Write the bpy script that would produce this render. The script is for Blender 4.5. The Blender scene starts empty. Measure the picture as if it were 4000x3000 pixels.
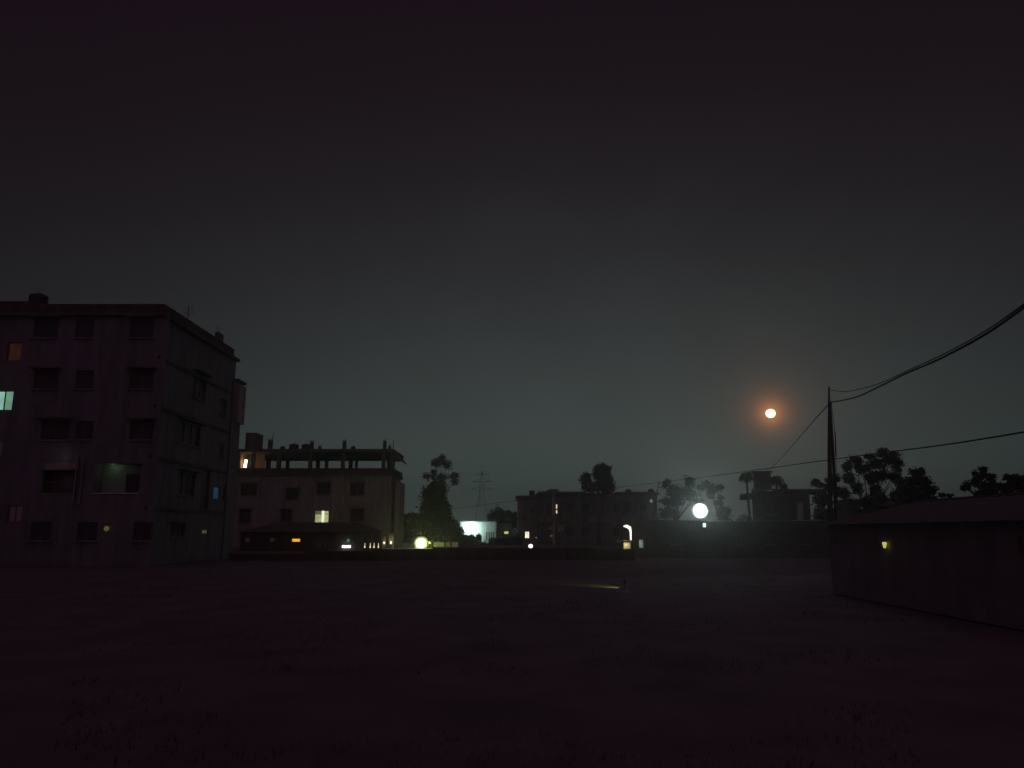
import bpy, math, random
from mathutils import Vector, Matrix, noise
random.seed(7)
PI = math.pi
SC = bpy.context.scene
COL = SC.collection

# ------------------------------------------------------------------ camera
F = 3004.0                       # focal length in pixels of the 4000 x 3000 photograph
PITCH = math.atan(575 / F)
CAMZ = 2.0
cd = bpy.data.cameras.new("camera")
cam = bpy.data.objects.new("camera", cd)
COL.objects.link(cam)
cam.location = (0, 0, CAMZ)
cam.rotation_euler = (PI / 2 + PITCH, 0, 0)
cd.sensor_width = 36.0
cd.lens = 36.0 * F / 4000
cd.clip_start = 0.05
cd.clip_end = 20000
SC.camera = cam
SP, CP = math.sin(PITCH), math.cos(PITCH)


def W(x, y, d):
    """world point seen at photo pixel x, y at world depth Y = d"""
    u, v = (x - 2000) / F, (1500 - y) / F
    t = d / (CP - v * SP)
    return Vector((u * t, d, CAMZ + t * (SP + v * CP)))


def WX(x, y, X):
    """world point seen at photo pixel x, y on the plane world X = X"""
    u, v = (x - 2000) / F, (1500 - y) / F
    t = X / u
    return Vector((X, t * (CP - v * SP), CAMZ + t * (SP + v * CP)))


# ------------------------------------------------------------------ world: night sky with town glow on the horizon
MOON_DIR = (W(3010, 1615, 1000) - Vector((0, 0, CAMZ))).normalized()
world = bpy.data.worlds.new("World")
SC.world = world
world.use_nodes = True
nt = world.node_tree
nt.nodes.clear()


def N(t, **kw):
    n = nt.nodes.new(t)
    for k, v in kw.items():
        setattr(n, k, v)
    return n


def mth(op, a, b=None, c=None):
    n = N("ShaderNodeMath", operation=op)
    for i, q in enumerate((a, b, c)):
        if q is None:
            continue
        if isinstance(q, (int, float)):
            n.inputs[i].default_value = q
        else:
            nt.links.new(q, n.inputs[i])
    return n.outputs[0]


def scale_col(col, fac):
    n = N("ShaderNodeVectorMath", operation="SCALE")
    n.inputs[0].default_value = col
    nt.links.new(fac, n.inputs["Scale"])
    return n.outputs[0]


def addv(a, b):
    n = N("ShaderNodeVectorMath", operation="ADD")
    for i, q in enumerate((a, b)):
        if isinstance(q, tuple):
            n.inputs[i].default_value = q
        else:
            nt.links.new(q, n.inputs[i])
    return n.outputs[0]


tc = N("ShaderNodeTexCoord")
sep = N("ShaderNodeSeparateXYZ")
nt.links.new(tc.outputs["Generated"], sep.inputs[0])
sx, sy, sz = sep.outputs
az = mth("ARCTAN2", sx, sy)
el = mth("ARCSINE", mth("MAXIMUM", mth("MINIMUM", sz, 1.0), -1.0))
azn = mth("DIVIDE", mth("SUBTRACT", az, math.radians(5)), math.radians(30))
eln = mth("DIVIDE", el, math.radians(20))
r2 = mth("ADD", mth("MULTIPLY", azn, azn), mth("MULTIPLY", eln, eln))
glow = mth("EXPONENT", mth("MULTIPLY", r2, -1.0))
azw = mth("EXPONENT", mth("MULTIPLY", mth("MULTIPLY", azn, azn), -0.22))
low = mth("MULTIPLY", mth("EXPONENT", mth("MULTIPLY", mth("MAXIMUM", el, 0.0), -1 / math.radians(7))), azw)
back_fill = mth("MAXIMUM", mth("SUBTRACT", 0.38, sy), 0.0)  # out-of-view sky behind the camera, brightened to fill the facades
zen_fill = mth("MAXIMUM", mth("SUBTRACT", sz, 0.66), 0.0)  # unseen overhead sky brightened purple to fill the ground
# moon halo
dp = N("ShaderNodeVectorMath", operation="DOT_PRODUCT")
nt.links.new(tc.outputs["Generated"], dp.inputs[0])
dp.inputs[1].default_value = MOON_DIR
th = mth("ARCCOSINE", mth("MINIMUM", dp.outputs["Value"], 1.0))
h1 = mth("EXPONENT", mth("MULTIPLY", th, -F / 27))
h2 = mth("EXPONENT", mth("MULTIPLY", th, -F / 105))
ns = N("ShaderNodeTexNoise")
ns.inputs["Scale"].default_value = 7
ns.inputs["Detail"].default_value = 3
nt.links.new(tc.outputs["Generated"], ns.inputs["Vector"])
mott = mth("ADD", mth("MULTIPLY", ns.outputs[0], 0.5), 0.75)
glow = mth("MULTIPLY", glow, mott)
L = addv((0.0078, 0.0036, 0.0064), scale_col((0.0370, 0.0430, 0.0420), glow))
L = addv(L, scale_col((0.055, 0.098, 0.084), low))
L = addv(L, scale_col((0.044, 0.022, 0.034), back_fill))
L = addv(L, scale_col((0.21, 0.085, 0.155), zen_fill))
L = addv(L, scale_col((1.15, 0.37, 0.075), h1))
L = addv(L, scale_col((0.085, 0.034, 0.015), h2))
bg = N("ShaderNodeBackground")
bg.inputs["Strength"].default_value = 1.0
wo = N("ShaderNodeOutputWorld")
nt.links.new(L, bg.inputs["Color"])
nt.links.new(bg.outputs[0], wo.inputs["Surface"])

# faint moonlight
sd = bpy.data.lights.new("moonlight", "SUN")
sd.energy = 0.004
sd.angle = math.radians(0.5)
sd.color = (1, 0.62, 0.35)
so = bpy.data.objects.new("moonlight", sd)
COL.objects.link(so)
so.rotation_euler = MOON_DIR.to_track_quat("Z", "Y").to_euler()

SC.view_settings.view_transform = "Standard"
SC.view_settings.look = "None"
SC.view_settings.exposure = 0
SC.view_settings.gamma = 1
SC.view_settings.use_curve_mapping = False
SC.cycles.max_bounces = 4
SC.cycles.diffuse_bounces = 2
SC.cycles.glossy_bounces = 2
SC.cycles.transmission_bounces = 2
SC.cycles.volume_bounces = 0
SC.cycles.use_denoising = True


# ------------------------------------------------------------------ materials
def mat(name, col, rough=0.85, var=0.25, scale=3.0, bump=0.0, metal=0.0, stain=0.0, wave=None):
    m = bpy.data.materials.new(name)
    m.use_nodes = True
    t = m.node_tree
    b = t.nodes["Principled BSDF"]
    b.inputs["Roughness"].default_value = rough
    b.inputs["Metallic"].default_value = metal
    g = t.nodes.new("ShaderNodeNewGeometry")
    n = t.nodes.new("ShaderNodeTexNoise")
    n.inputs["Scale"].default_value = scale
    n.inputs["Detail"].default_value = 6
    t.links.new(g.outputs["Position"], n.inputs["Vector"])
    r = t.nodes.new("ShaderNodeValToRGB")
    c = Vector(col)
    r.color_ramp.elements[0].position = 0.3
    r.color_ramp.elements[1].position = 0.7
    r.color_ramp.elements[0].color = (*(c * (1 - var)), 1)
    r.color_ramp.elements[1].color = (*(c * (1 + var * 0.6)), 1)
    t.links.new(n.outputs[0], r.inputs[0])
    out = r.outputs[0]
    if stain:
        # vertical weather streaks
        mp = t.nodes.new("ShaderNodeMapping")
        mp.inputs["Scale"].default_value = (2.2, 2.2, 0.22)
        n2 = t.nodes.new("ShaderNodeTexNoise")
        n2.inputs["Scale"].default_value = 1.0
        n2.inputs["Detail"].default_value = 8
        t.links.new(g.outputs["Position"], mp.inputs[0])
        t.links.new(mp.outputs[0], n2.inputs["Vector"])
        r2_ = t.nodes.new("ShaderNodeValToRGB")
        r2_.color_ramp.elements[0].position = 0.35
        r2_.color_ramp.elements[1].position = 0.62
        k = 1 - stain
        r2_.color_ramp.elements[0].color = (k, k, k, 1)
        r2_.color_ramp.elements[1].color = (1, 1, 1, 1)
        t.links.new(n2.outputs[0], r2_.inputs[0])
        mx = t.nodes.new("ShaderNodeMix")
        mx.data_type = "RGBA"
        mx.blend_type = "MULTIPLY"
        mx.inputs["Factor"].default_value = 1
        t.links.new(out, mx.inputs["A"])
        t.links.new(r2_.outputs[0], mx.inputs["B"])
        out = mx.outputs["Result"]
    t.links.new(out, b.inputs["Base Color"])
    if bump:
        bp = t.nodes.new("ShaderNodeBump")
        bp.inputs["Strength"].default_value = bump
        bp.inputs["Distance"].default_value = 0.05
        src = n.outputs[0]
        if wave:
            wv = t.nodes.new("ShaderNodeTexWave")
            wv.inputs["Scale"].default_value = wave
            wv.bands_direction = "X"
            t.links.new(g.outputs["Position"], wv.inputs["Vector"])
            src = wv.outputs["Fac"]
        t.links.new(src, bp.inputs["Height"])
        t.links.new(bp.outputs[0], b.inputs["Normal"])
    return m


def emit(name, col, s, var=0.0, scale=4.0):
    m = bpy.data.materials.new(name)
    m.use_nodes = True
    t = m.node_tree
    b = t.nodes["Principled BSDF"]
    b.inputs["Base Color"].default_value = (*[min(0.8, q * 0.6) for q in col], 1)
    b.inputs["Roughness"].default_value = 0.6
    b.inputs["Emission Color"].default_value = (*col, 1)
    if var:
        g = t.nodes.new("ShaderNodeNewGeometry")
        n = t.nodes.new("ShaderNodeTexNoise")
        n.inputs["Scale"].default_value = scale
        n.inputs["Detail"].default_value = 3
        t.links.new(g.outputs["Position"], n.inputs["Vector"])
        mr = t.nodes.new("ShaderNodeMapRange")
        mr.inputs["From Min"].default_value = 0.35
        mr.inputs["From Max"].default_value = 0.65
        mr.inputs["To Min"].default_value = s * (1 - var)
        mr.inputs["To Max"].default_value = s * (1 + var)
        t.links.new(n.outputs[0], mr.inputs["Value"])
        t.links.new(mr.outputs[0], b.inputs["Emission Strength"])
    else:
        b.inputs["Emission Strength"].default_value = s
    return m


M = dict(
    soil=mat("soil", (0.115, 0.112, 0.114), 0.95, 0.35, 0.6, 0.4),
    grass=mat("grass", (0.125, 0.125, 0.11), 0.8, 0.2, 4),
    plaster=mat("plaster", (0.30, 0.27, 0.26), 0.9, 0.12, 1.2, 0.1, stain=0.45),
    plaster_dark=mat("plaster_dark", (0.215, 0.225, 0.235), 0.9, 0.12, 1.2, 0.1, stain=0.3),
    plaster_pale=mat("plaster_pale", (0.38, 0.365, 0.34), 0.9, 0.12, 1.2, 0.1, stain=0.35),
    brick_dark=mat("brick_dark", (0.12, 0.09, 0.085), 0.9, 0.25, 2, 0.2, stain=0.4),
    concrete=mat("concrete", (0.14, 0.135, 0.13), 0.9, 0.2, 2, 0.2, stain=0.35),
    white_paint=mat("white_paint", (0.72, 0.74, 0.72), 0.8, 0.08, 2, 0.05, stain=0.12),
    green_paint=mat("green_paint", (0.33, 0.50, 0.36), 0.85, 0.1, 2),
    mud_wall=mat("mud_wall", (0.235, 0.225, 0.23), 0.9, 0.15, 1.5, stain=0.2),
    tin_old=mat("tin_old", (0.085, 0.08, 0.08), 0.75, 0.2, 2, 0.4, wave=2.5),
    brick_wall=mat("brick_wall", (0.36, 0.19, 0.10), 0.9, 0.25, 2, 0.2, stain=0.3),
    tin=mat("tin", (0.09, 0.08, 0.08), 0.7, 0.3, 2, 0.6, 0.0, 0.4, wave=2.5),
    wood=mat("wood", (0.14, 0.09, 0.06), 0.9, 0.3, 5),
    bark=mat("bark", (0.12, 0.09, 0.07), 0.95, 0.3, 8, 0.5),
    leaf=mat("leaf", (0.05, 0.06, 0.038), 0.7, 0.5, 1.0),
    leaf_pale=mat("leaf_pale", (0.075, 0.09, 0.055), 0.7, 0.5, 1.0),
    glass=mat("glass", (0.06, 0.06, 0.065), 0.5, 0.1),
    frame=mat("frame", (0.16, 0.155, 0.15), 0.6, 0.1),
    steel=mat("steel", (0.20, 0.20, 0.20), 0.5, 0.1, 5, 0, 0.6),
    steel_dark=mat("steel_dark", (0.07, 0.07, 0.072), 0.7, 0.15, 5),
    rubber=mat("rubber", (0.03, 0.03, 0.03), 0.7, 0.1),
    plastic_black=mat("plastic_black", (0.03, 0.03, 0.032), 0.5, 0.1),
    e_cyan=emit("lit_cyan", (0.38, 0.78, 0.60), 0.62, 0.12, 1.0),
    e_cyan2=emit("lit_cyan_dim", (0.28, 0.60, 0.40), 0.50, 0.15, 1.0),
    e_orange_dim=emit("lit_orange_dim", (0.050, 0.017, 0.010), 0.5, 0.3, 2),
    e_red_dim=emit("lit_red_dim", (0.022, 0.010, 0.011), 0.6),
    e_orange=emit("lit_orange", (1.0, 0.50, 0.04), 1.0, 0.15, 5),
    e_white=emit("lit_white", (0.95, 0.93, 1.0), 3.0),
    e_warmwhite=emit("lit_warm_white", (1.0, 0.90, 0.66), 1.3, 0.2, 3),
    e_tube=emit("lit_tube", (1.0, 0.88, 0.6), 6.0),
    e_pale=emit("lit_pale", (0.42, 0.46, 0.22), 0.9, 0.35, 5),
    e_pale2=emit("lit_pale_white", (0.95, 1.0, 0.72), 1.1),
    e_palebrown=emit("lit_pale_brown", (0.16, 0.14, 0.08), 0.7, 0.3, 6),
    e_yellow=emit("lit_yellow", (0.80, 0.76, 0.20), 0.85, 0.25, 6),
    e_yellow_dim=emit("lit_yellow_dim", (0.16, 0.13, 0.03), 0.45, 0.4, 6),
    e_yellow_faint=emit("lit_yellow_faint", (0.07, 0.06, 0.025), 0.6, 0.4, 6),
    e_teal_dim=emit("lit_teal_dim", (0.16, 0.22, 0.18), 0.9, 0.5, 4),
    e_blue=emit("lit_blue", (0.022, 0.060, 0.11), 0.55, 0.3, 4),
    e_green=emit("lit_green", (0.06, 0.32, 0.14), 0.7),
    e_cream=emit("lit_cream", (1.0, 0.86, 0.5), 1.0),
    e_greydim=emit("lit_grey_dim", (0.022, 0.016, 0.02), 0.6, 0.3, 6),
    e_cool=emit("lit_cool", (0.8, 1.0, 0.92), 1.2),
    moon=emit("moon_surface", (1.0, 0.80, 0.50), 5.0),
)


# ------------------------------------------------------------------ object helpers
def tag(o, label=None, cat=None, group=None, kind=None):
    if label: o["label"] = label
    if cat: o["category"] = cat
    if group: o["group"] = group
    if kind: o["kind"] = kind
    return o


def empty(name, loc, label, cat, group=None):
    o = bpy.data.objects.new(name, None)
    o.empty_display_size = 0.3
    COL.objects.link(o)
    o.location = loc
    return tag(o, label, cat, group)


def root_loc(o):
    p = Vector((0, 0, 0))
    while o is not None:
        p = p + o.location
        o = o.parent
    return p


class MB:
    def __init__(s):
        s.v, s.f = [], []

    def quad(s, a, b, c, d):
        i = len(s.v)
        s.v += [Vector(a), Vector(b), Vector(c), Vector(d)]
        s.f.append((i, i + 1, i + 2, i + 3))
        return s

    def poly(s, pts):
        i = len(s.v)
        s.v += [Vector(p) for p in pts]
        s.f.append(tuple(range(i, i + len(pts))))
        return s

    def box(s, x0, x1, y0, y1, z0, z1):
        return s.hexa([(x0, y0), (x1, y0), (x1, y1), (x0, y1)], z0, z1)

    def hexa(s, ring, z0, z1):
        n = len(ring)
        i = len(s.v)
        s.v += [Vector((p[0], p[1], z0)) for p in ring] + [Vector((p[0], p[1], z1)) for p in ring]
        s.f.append(tuple(i + k for k in reversed(range(n))))
        s.f.append(tuple(i + n + k for k in range(n)))
        for k in range(n):
            s.f.append((i + k, i + (k + 1) % n, i + n + (k + 1) % n, i + n + k))
        return s

    def obox(s, P, u, n, s0, s1, d0, d1, z0, z1):
        """box along horizontal unit vector u from P, d along outward normal n"""
        P, u, n = Vector(P), Vector(u), Vector(n)
        c = []
        for z in (z0, z1):
            for a, b in ((s0, d0), (s1, d0), (s1, d1), (s0, d1)):
                q = P + u * a + n * b
                c.append(Vector((q.x, q.y, z)))
        i = len(s.v)
        s.v += c
        s.f += [tuple(i + k for k in f) for f in
                ((3, 2, 1, 0), (4, 5, 6, 7), (0, 1, 5, 4), (1, 2, 6, 5), (2, 3, 7, 6), (3, 0, 4, 7))]
        return s

    def tube(s, pts, rad, seg=8, cap=True):
        pts = [Vector(p) for p in pts]
        n = len(pts)
        if not isinstance(rad, (list, tuple)):
            rad = [rad] * n
        i0 = len(s.v)
        ref = Vector((0, 0, 1))
        for k, p in enumerate(pts):
            t = (pts[min(k + 1, n - 1)] - pts[max(k - 1, 0)])
            t = t.normalized() if t.length > 1e-9 else Vector((0, 0, 1))
            r = ref if abs(t.z) < 0.95 else Vector((1, 0, 0))
            a = t.cross(r).normalized()
            b = t.cross(a).normalized()
            for j in range(seg):
                w = 2 * PI * j / seg
                s.v.append(p + a * math.cos(w) * rad[k] + b * math.sin(w) * rad[k])
        for k in range(n - 1):
            for j in range(seg):
                s.f.append((i0 + k * seg + j, i0 + k * seg + (j + 1) % seg,
                            i0 + (k + 1) * seg + (j + 1) % seg, i0 + (k + 1) * seg + j))
        if cap:
            s.f.append(tuple(i0 + j for j in reversed(range(seg))))
            s.f.append(tuple(i0 + (n - 1) * seg + j for j in range(seg)))
        return s

    def lathe(s, c, prof, seg=16, axis="Z"):
        c = Vector(c)
        i0 = len(s.v)
        for r, h in prof:
            for j in range(seg):
                w = 2 * PI * j / seg
                if axis == "Z":
                    q = Vector((r * math.cos(w), r * math.sin(w), h))
                else:
                    q = Vector((r * math.cos(w), -h, r * math.sin(w)))
                s.v.append(c + q)
        for k in range(len(prof) - 1):
            for j in range(seg):
                s.f.append((i0 + k * seg + j, i0 + k * seg + (j + 1) % seg,
                            i0 + (k + 1) * seg + (j + 1) % seg, i0 + (k + 1) * seg + j))
        s.f.append(tuple(i0 + j for j in range(seg)))
        s.f.append(tuple(i0 + (len(prof) - 1) * seg + j for j in range(seg)))
        return s

    def build(s, name, m, parent=None, label=None, smooth=False):
        base = root_loc(parent) if parent is not None else Vector((0, 0, 0))
        me = bpy.data.meshes.new(name)
        me.from_pydata([tuple(p - base) for p in s.v], [], s.f)
        if isinstance(m, str):
            m = M[m]
        me.materials.append(m)
        if smooth:
            me.polygons.foreach_set("use_smooth", [True] * len(me.polygons))
        me.update()
        o = bpy.data.objects.new(name, me)
        COL.objects.link(o)
        if parent is not None:
            o.parent = parent
        if label:
            o["label"] = label
        return o


def solo(mb, name, m, label, cat, group=None, smooth=False):
    """a thing that is one mesh, origin at its base"""
    lo = Vector((sum(p.x for p in mb.v) / len(mb.v), sum(p.y for p in mb.v) / len(mb.v), min(p.z for p in mb.v)))
    for i in range(len(mb.v)):
        mb.v[i] = mb.v[i] - lo
    o = mb.build(name, m, None, None, smooth)
    o.location = lo
    return tag(o, label, cat, group)


def lightp(parent, loc, power, col, r=0.1, name="light"):
    ld = bpy.data.lights.new(name, "POINT")
    ld.energy = power
    ld.color = col
    ld.shadow_soft_size = r
    o = bpy.data.objects.new(name, ld)
    COL.objects.link(o)
    o.parent = parent
    o.location = Vector(loc) - root_loc(parent)
    return o


class Face:
    """a wall face from A to B seen from outside with A at the viewer's left; s runs A->B"""

    def __init__(s, A, B):
        s.A = Vector((A[0], A[1], 0))
        s.B = Vector((B[0], B[1], 0))
        s.L = (s.B - s.A).length
        s.u = (s.B - s.A).normalized()
        s.n = Vector((s.u.y, -s.u.x, 0))
        s.holes = []

    def P(s, a, d, z):
        q = s.A + s.u * a + s.n * d
        return Vector((q.x, q.y, z))

    def wall(s, mb, z0, z1, th=0.25):
        xs = sorted(set([0, s.L] + [h[0] for h in s.holes] + [h[1] for h in s.holes]))
        zs = sorted(set([z0, z1] + [h[2] for h in s.holes] + [h[3] for h in s.holes]))
        for i in range(len(xs) - 1):
            for j in range(len(zs) - 1):
                cx, cz = (xs[i] + xs[i + 1]) / 2, (zs[j] + zs[j + 1]) / 2
                if any(h[0] < cx < h[1] and h[2] < cz < h[3] for h in s.holes):
                    continue
                mb.quad(s.P(xs[i], 0, zs[j]), s.P(xs[i + 1], 0, zs[j]), s.P(xs[i + 1], 0, zs[j + 1]), s.P(xs[i], 0, zs[j + 1]))
        for (a, b, c, d) in s.holes:
            mb.quad(s.P(a, 0, c), s.P(a, 0, d), s.P(a, -th, d), s.P(a, -th, c))
            mb.quad(s.P(b, 0, c), s.P(b, -th, c), s.P(b, -th, d), s.P(b, 0, d))
            mb.quad(s.P(a, 0, c), s.P(a, -th, c), s.P(b, -th, c), s.P(b, 0, c))
            mb.quad(s.P(a, 0, d), s.P(b, 0, d), s.P(b, -th, d), s.P(a, -th, d))

    def window(s, parent, a, b, c, d, pane="glass", mull=1, sill=True, label=None, hood=False, grille=False, name="window"):
        s.holes.append((a, b, c, d))
        f = MB()
        w = 0.05
        dd0, dd1 = -0.16, -0.08
        f.obox(s.A, s.u, s.n, a, b, dd0, dd1, c, c + w)
        f.obox(s.A, s.u, s.n, a, b, dd0, dd1, d - w, d)
        f.obox(s.A, s.u, s.n, a, a + w, dd0, dd1, c + w, d - w)
        f.obox(s.A, s.u, s.n, b - w, b, dd0, dd1, c + w, d - w)
        for k in range(mull):
            q = a + (b - a) * (k + 1) / (mull + 1)
            f.obox(s.A, s.u, s.n, q - w / 2, q + w / 2, dd0, dd1, c + w, d - w)
        if grille:
            for k in range(5):
                zz = c + (d - c) * (k + 1) / 6
                f.obox(s.A, s.u, s.n, a + w, b - w, -0.06, -0.045, zz - 0.008, zz + 0.008)
        o = f.build(name, "frame", parent, label)
        p = MB().quad(s.P(a + w, -0.13, c + w), s.P(b - w, -0.13, c + w), s.P(b - w, -0.13, d - w), s.P(a + w, -0.13, d - w))
        p.build("pane", pane, o)
        if sill:
            MB().obox(s.A, s.u, s.n, a - 0.08, b + 0.08, 0.002, 0.12, c - 0.09, c - 0.02).build("sill", "plaster", o)
        if hood:
            MB().obox(s.A, s.u, s.n, a - 0.15, b + 0.15, 0.002, 0.45, d + 0.06, d + 0.14).build("hood", "concrete", o)
        return o


# ------------------------------------------------------------------ ground
gm = MB()
gx = [-700, -300, -150, -80, -50, -35, -25, -18, -12, -8, -4, 0, 4, 8, 12, 18, 25, 35, 50, 80, 150, 300, 700]
gy = [-60, -20, -5, 1, 3, 5, 7, 9, 12, 15, 18, 22, 26, 30, 36, 42, 50, 60, 75, 90, 120, 180, 300, 500, 880]
idx = {}
for j, y in enumerate(gy):
    for i, x in enumerate(gx):
        z = 0.0
        if 0 < y < 50 and abs(x) < 30:
            z = 0.05 * noise.noise(Vector((x * 0.2, y * 0.2, 0))) - 0.03
        idx[i, j] = len(gm.v)
        gm.v.append(Vector((x, y, z)))
for j in range(len(gy) - 1):
    for i in range(len(gx) - 1):
        gm.f.append((idx[i, j], idx[i + 1, j], idx[i + 1, j + 1], idx[i, j + 1]))
tag(gm.build("ground", "soil", smooth=True), kind="structure")

# short rough grass on the field
g = MB()
for k in range(4500):
    y = 4 + 46 * random.random() ** 1.6
    x = random.uniform(-0.55, 0.5) * y
    if noise.noise(Vector((x * 0.35, y * 0.35, 3))) < 0.02:
        continue
    for b in range(3):
        a = random.uniform(0, 2 * PI)
        h = random.uniform(0.03, 0.075)
        px, py = x + random.gauss(0, 0.05), y + random.gauss(0, 0.05)
        dx, dy = math.cos(a) * 0.012, math.sin(a) * 0.012
        lean = Vector((random.gauss(0, 0.04), random.gauss(0, 0.03), h))
        g.poly([(px - dx, py - dy, -0.06), (px + dx, py + dy, -0.06), Vector((px, py, 0)) + lean])
tag(g.build("grass", "grass"), "low rough grass over the dark open ground", kind="stuff")

# ------------------------------------------------------------------ moon
mo = MB()
D = 6000.0
R = D * 16.3 / F
c = Vector((0, 0, CAMZ)) + MOON_DIR * D
for i in range(17):
    a = -PI / 2 + PI * i / 16
    for j in range(32):
        b = 2 * PI * j / 32
        mo.v.append(c + Vector((math.cos(a) * math.cos(b) * 1.07, math.cos(a) * math.sin(b), math.sin(a) * 0.98)) * R)
for i in range(16):
    for j in range(32):
        mo.f.append((i * 32 + j, i * 32 + (j + 1) % 32, (i + 1) * 32 + (j + 1) % 32, (i + 1) * 32 + j))
solo(mo, "moon", "moon", "full glowing orange white moon in the hazy night sky", "moon", smooth=True)

# ------------------------------------------------------------------ left apartment block (five storeys)
YF = 46.0
XS = -21.7
TOP = 15.05
lb = empty("apartment_building", (-33, 52, 0), "large dark five storey apartment block at the left edge with a cyan lit window", "building")
A0 = (-46.0, YF)
B0 = (XS, YF)
ff = Face(A0, B0)
fs = Face(B0, (XS, 58.6))


def fr(x0, y0, x1, y1):
    """photo rect -> s and z range on the front face"""
    p = W((x0 + x1) / 2, y0, YF); q = W((x0 + x1) / 2, y1, YF)
    yc = (y0 + y1) / 2
    return W(x0, yc, YF).x - A0[0], W(x1, yc, YF).x - A0[0], q.z, p.z


def sr(x0, y0, x1, y1):
    p = WX((x0 + x1) / 2, y0, XS); q = WX((x0 + x1) / 2, y1, XS)
    yc = (y0 + y1) / 2
    return WX(x0, yc, XS).y - YF, WX(x1, yc, XS).y - YF, q.z, p.z


ff.window(lb, *fr(-34, 1526, 49, 1603), pane="e_cyan", mull=0, sill=False, label="cyan lit sliding window")
# darker half sash of the lit window
a_, b_, c_, d_ = fr(17, 1530, 46, 1600)
MB().quad(ff.P(a_, -0.10, c_), ff.P(b_, -0.10, c_), ff.P(b_, -0.10, d_), ff.P(a_, -0.10, d_)).build("sliding_sash", "e_cyan2", lb, "greener half of the lit window")
a_, b_, c_, d_ = fr(14, 1528, 18, 1602)
MB().obox(ff.A, ff.u, ff.n, a_, b_, -0.09, -0.05, c_, d_).build("mullion", "plastic_black", lb)
ff.window(lb, *fr(28, 1337, 82, 1409), pane="e_orange_dim", mull=0, sill=False, label="window glowing dull orange")
ff.window(lb, *fr(-60, 1722, 9, 1785), pane="e_red_dim", mull=1, sill=False)
ff.window(lb, *fr(30, 1975, 84, 2040), pane="e_red_dim", mull=1, sill=False)
for cx_, w_ in ((180, 96), (330, 70), (553, 92)):
    for cy in (1283, 1482, 1680):
        if cx_ == 180 and cy == 1680:
            ff.window(lb, *fr(cx_ - 20, cy - 38, cx_ + 90, cy + 38), hood=True, grille=True)
            continue
        ff.window(lb, *fr(cx_ - w_ / 2, cy - 36, cx_ + w_ / 2, cy + 36), hood=(cx_ != 330), grille=True)
ff.window(lb, *fr(120, 2038, 200, 2112), grille=True)
ff.window(lb, *fr(300, 2040, 380, 2112), grille=True)
ff.window(lb, *fr(520, 2040, 590, 2112), grille=True)
# recessed balconies of the first floor
bal = []
for rc in ((165, 1838, 302, 1925), (366, 1810, 548, 1925)):
    a, b, z0, z1 = fr(*rc)
    ff.holes.append((a, b, z0, z1))
    bal.append((a, b, z0, z1))
a, b, z0, z1 = bal[0]
o = MB().quad(ff.P(a - .02, -1.0, z0), ff.P(b + .02, -1.0, z0), ff.P(b + .02, -1.0, z1), ff.P(a - .02, -1.0, z1)).build("balcony_wall", "plaster", lb)
m = MB()
for (x0, x1) in ((a, a + 0.001),):
    pass
m.quad(ff.P(a, -.24, z0), ff.P(a, -.24, z1), ff.P(a, -1, z1), ff.P(a, -1, z0)).quad(ff.P(b, -.24, z0), ff.P(b, -1, z0), ff.P(b, -1, z1), ff.P(b, -.24, z1))
m.quad(ff.P(a, -.24, z0), ff.P(a, -1, z0), ff.P(b, -1, z0), ff.P(b, -.24, z0)).quad(ff.P(a, -.24, z1), ff.P(b, -.24, z1), ff.P(b, -1, z1), ff.P(a, -1, z1))
m.build("balcony_side", "concrete", lb)
g_ = MB()
for k in range(12):
    q = a + (b - a) * (k + 0.5) / 12
    g_.obox(ff.A, ff.u, ff.n, q - .01, q + .01, -.14, -.12, z0, z0 + 0.62)
g_.obox(ff.A, ff.u, ff.n, a, b, -.15, -.11, z0 + .62, z0 + .66)
g_.build("railing", "steel", lb)
MB().obox(ff.A, ff.u, ff.n, a - .02, b + .02, 0.003, 0.1, z1 + 0.04, z1 + 0.44).build("lintel", "plaster_pale", lb)
for xx in (a + (b - a) * 0.72,):
    f2 = MB().obox(ff.A, ff.u, ff.n, a + .7, xx, -.97, -.93, z0 + .3, z1 - .2)
    f2.build("curtain", "plaster_pale", lb)
a, b, z0, z1 = bal[1]
MB().quad(ff.P(a, -1.0, z0), ff.P(b, -1.0, z0), ff.P(b, -1.0, z1), ff.P(a, -1.0, z1)).build("balcony_wall", "green_paint", lb, "pale green wall of the lit balcony")
m = MB()
m.quad(ff.P(a, -.24, z0), ff.P(a, -.24, z1), ff.P(a, -1, z1), ff.P(a, -1, z0)).quad(ff.P(b, -.24, z0), ff.P(b, -1, z0), ff.P(b, -1, z1), ff.P(b, -.24, z1))
m.quad(ff.P(a, -.24, z0), ff.P(a, -1, z0), ff.P(b, -1, z0), ff.P(b, -.24, z0)).quad(ff.P(a, -.24, z1), ff.P(b, -.24, z1), ff.P(b, -1, z1), ff.P(a, -1, z1))
m.build("balcony_side", "plaster", lb)
wa, wb, wc, wd = fr(460, 1846, 545, 1922)
f_ = MB().obox(ff.A, ff.u, ff.n, wa, wb, -.985, -.93, wc, wc + .05).obox(ff.A, ff.u, ff.n, wa, wb, -.985, -.93, wd - .05, wd)
for q in (wa, (wa + wb) / 2 - .02, wb - .05):
    f_.obox(ff.A, ff.u, ff.n, q, q + .05, -.985, -.93, wc + .05, wd - .05)
wo_ = f_.build("window", "frame", lb)
MB().quad(ff.P(wa + .01, -.96, wc), ff.P(wb - .01, -.96, wc), ff.P(wb - .01, -.96, wd), ff.P(wa + .01, -.96, wd)).build("pane", "glass", wo_)
MB().obox(ff.A, ff.u, ff.n, a, b, -.2, .06, z0 - .07, z0 - 0.003).build("sill", "white_paint", lb)
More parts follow.
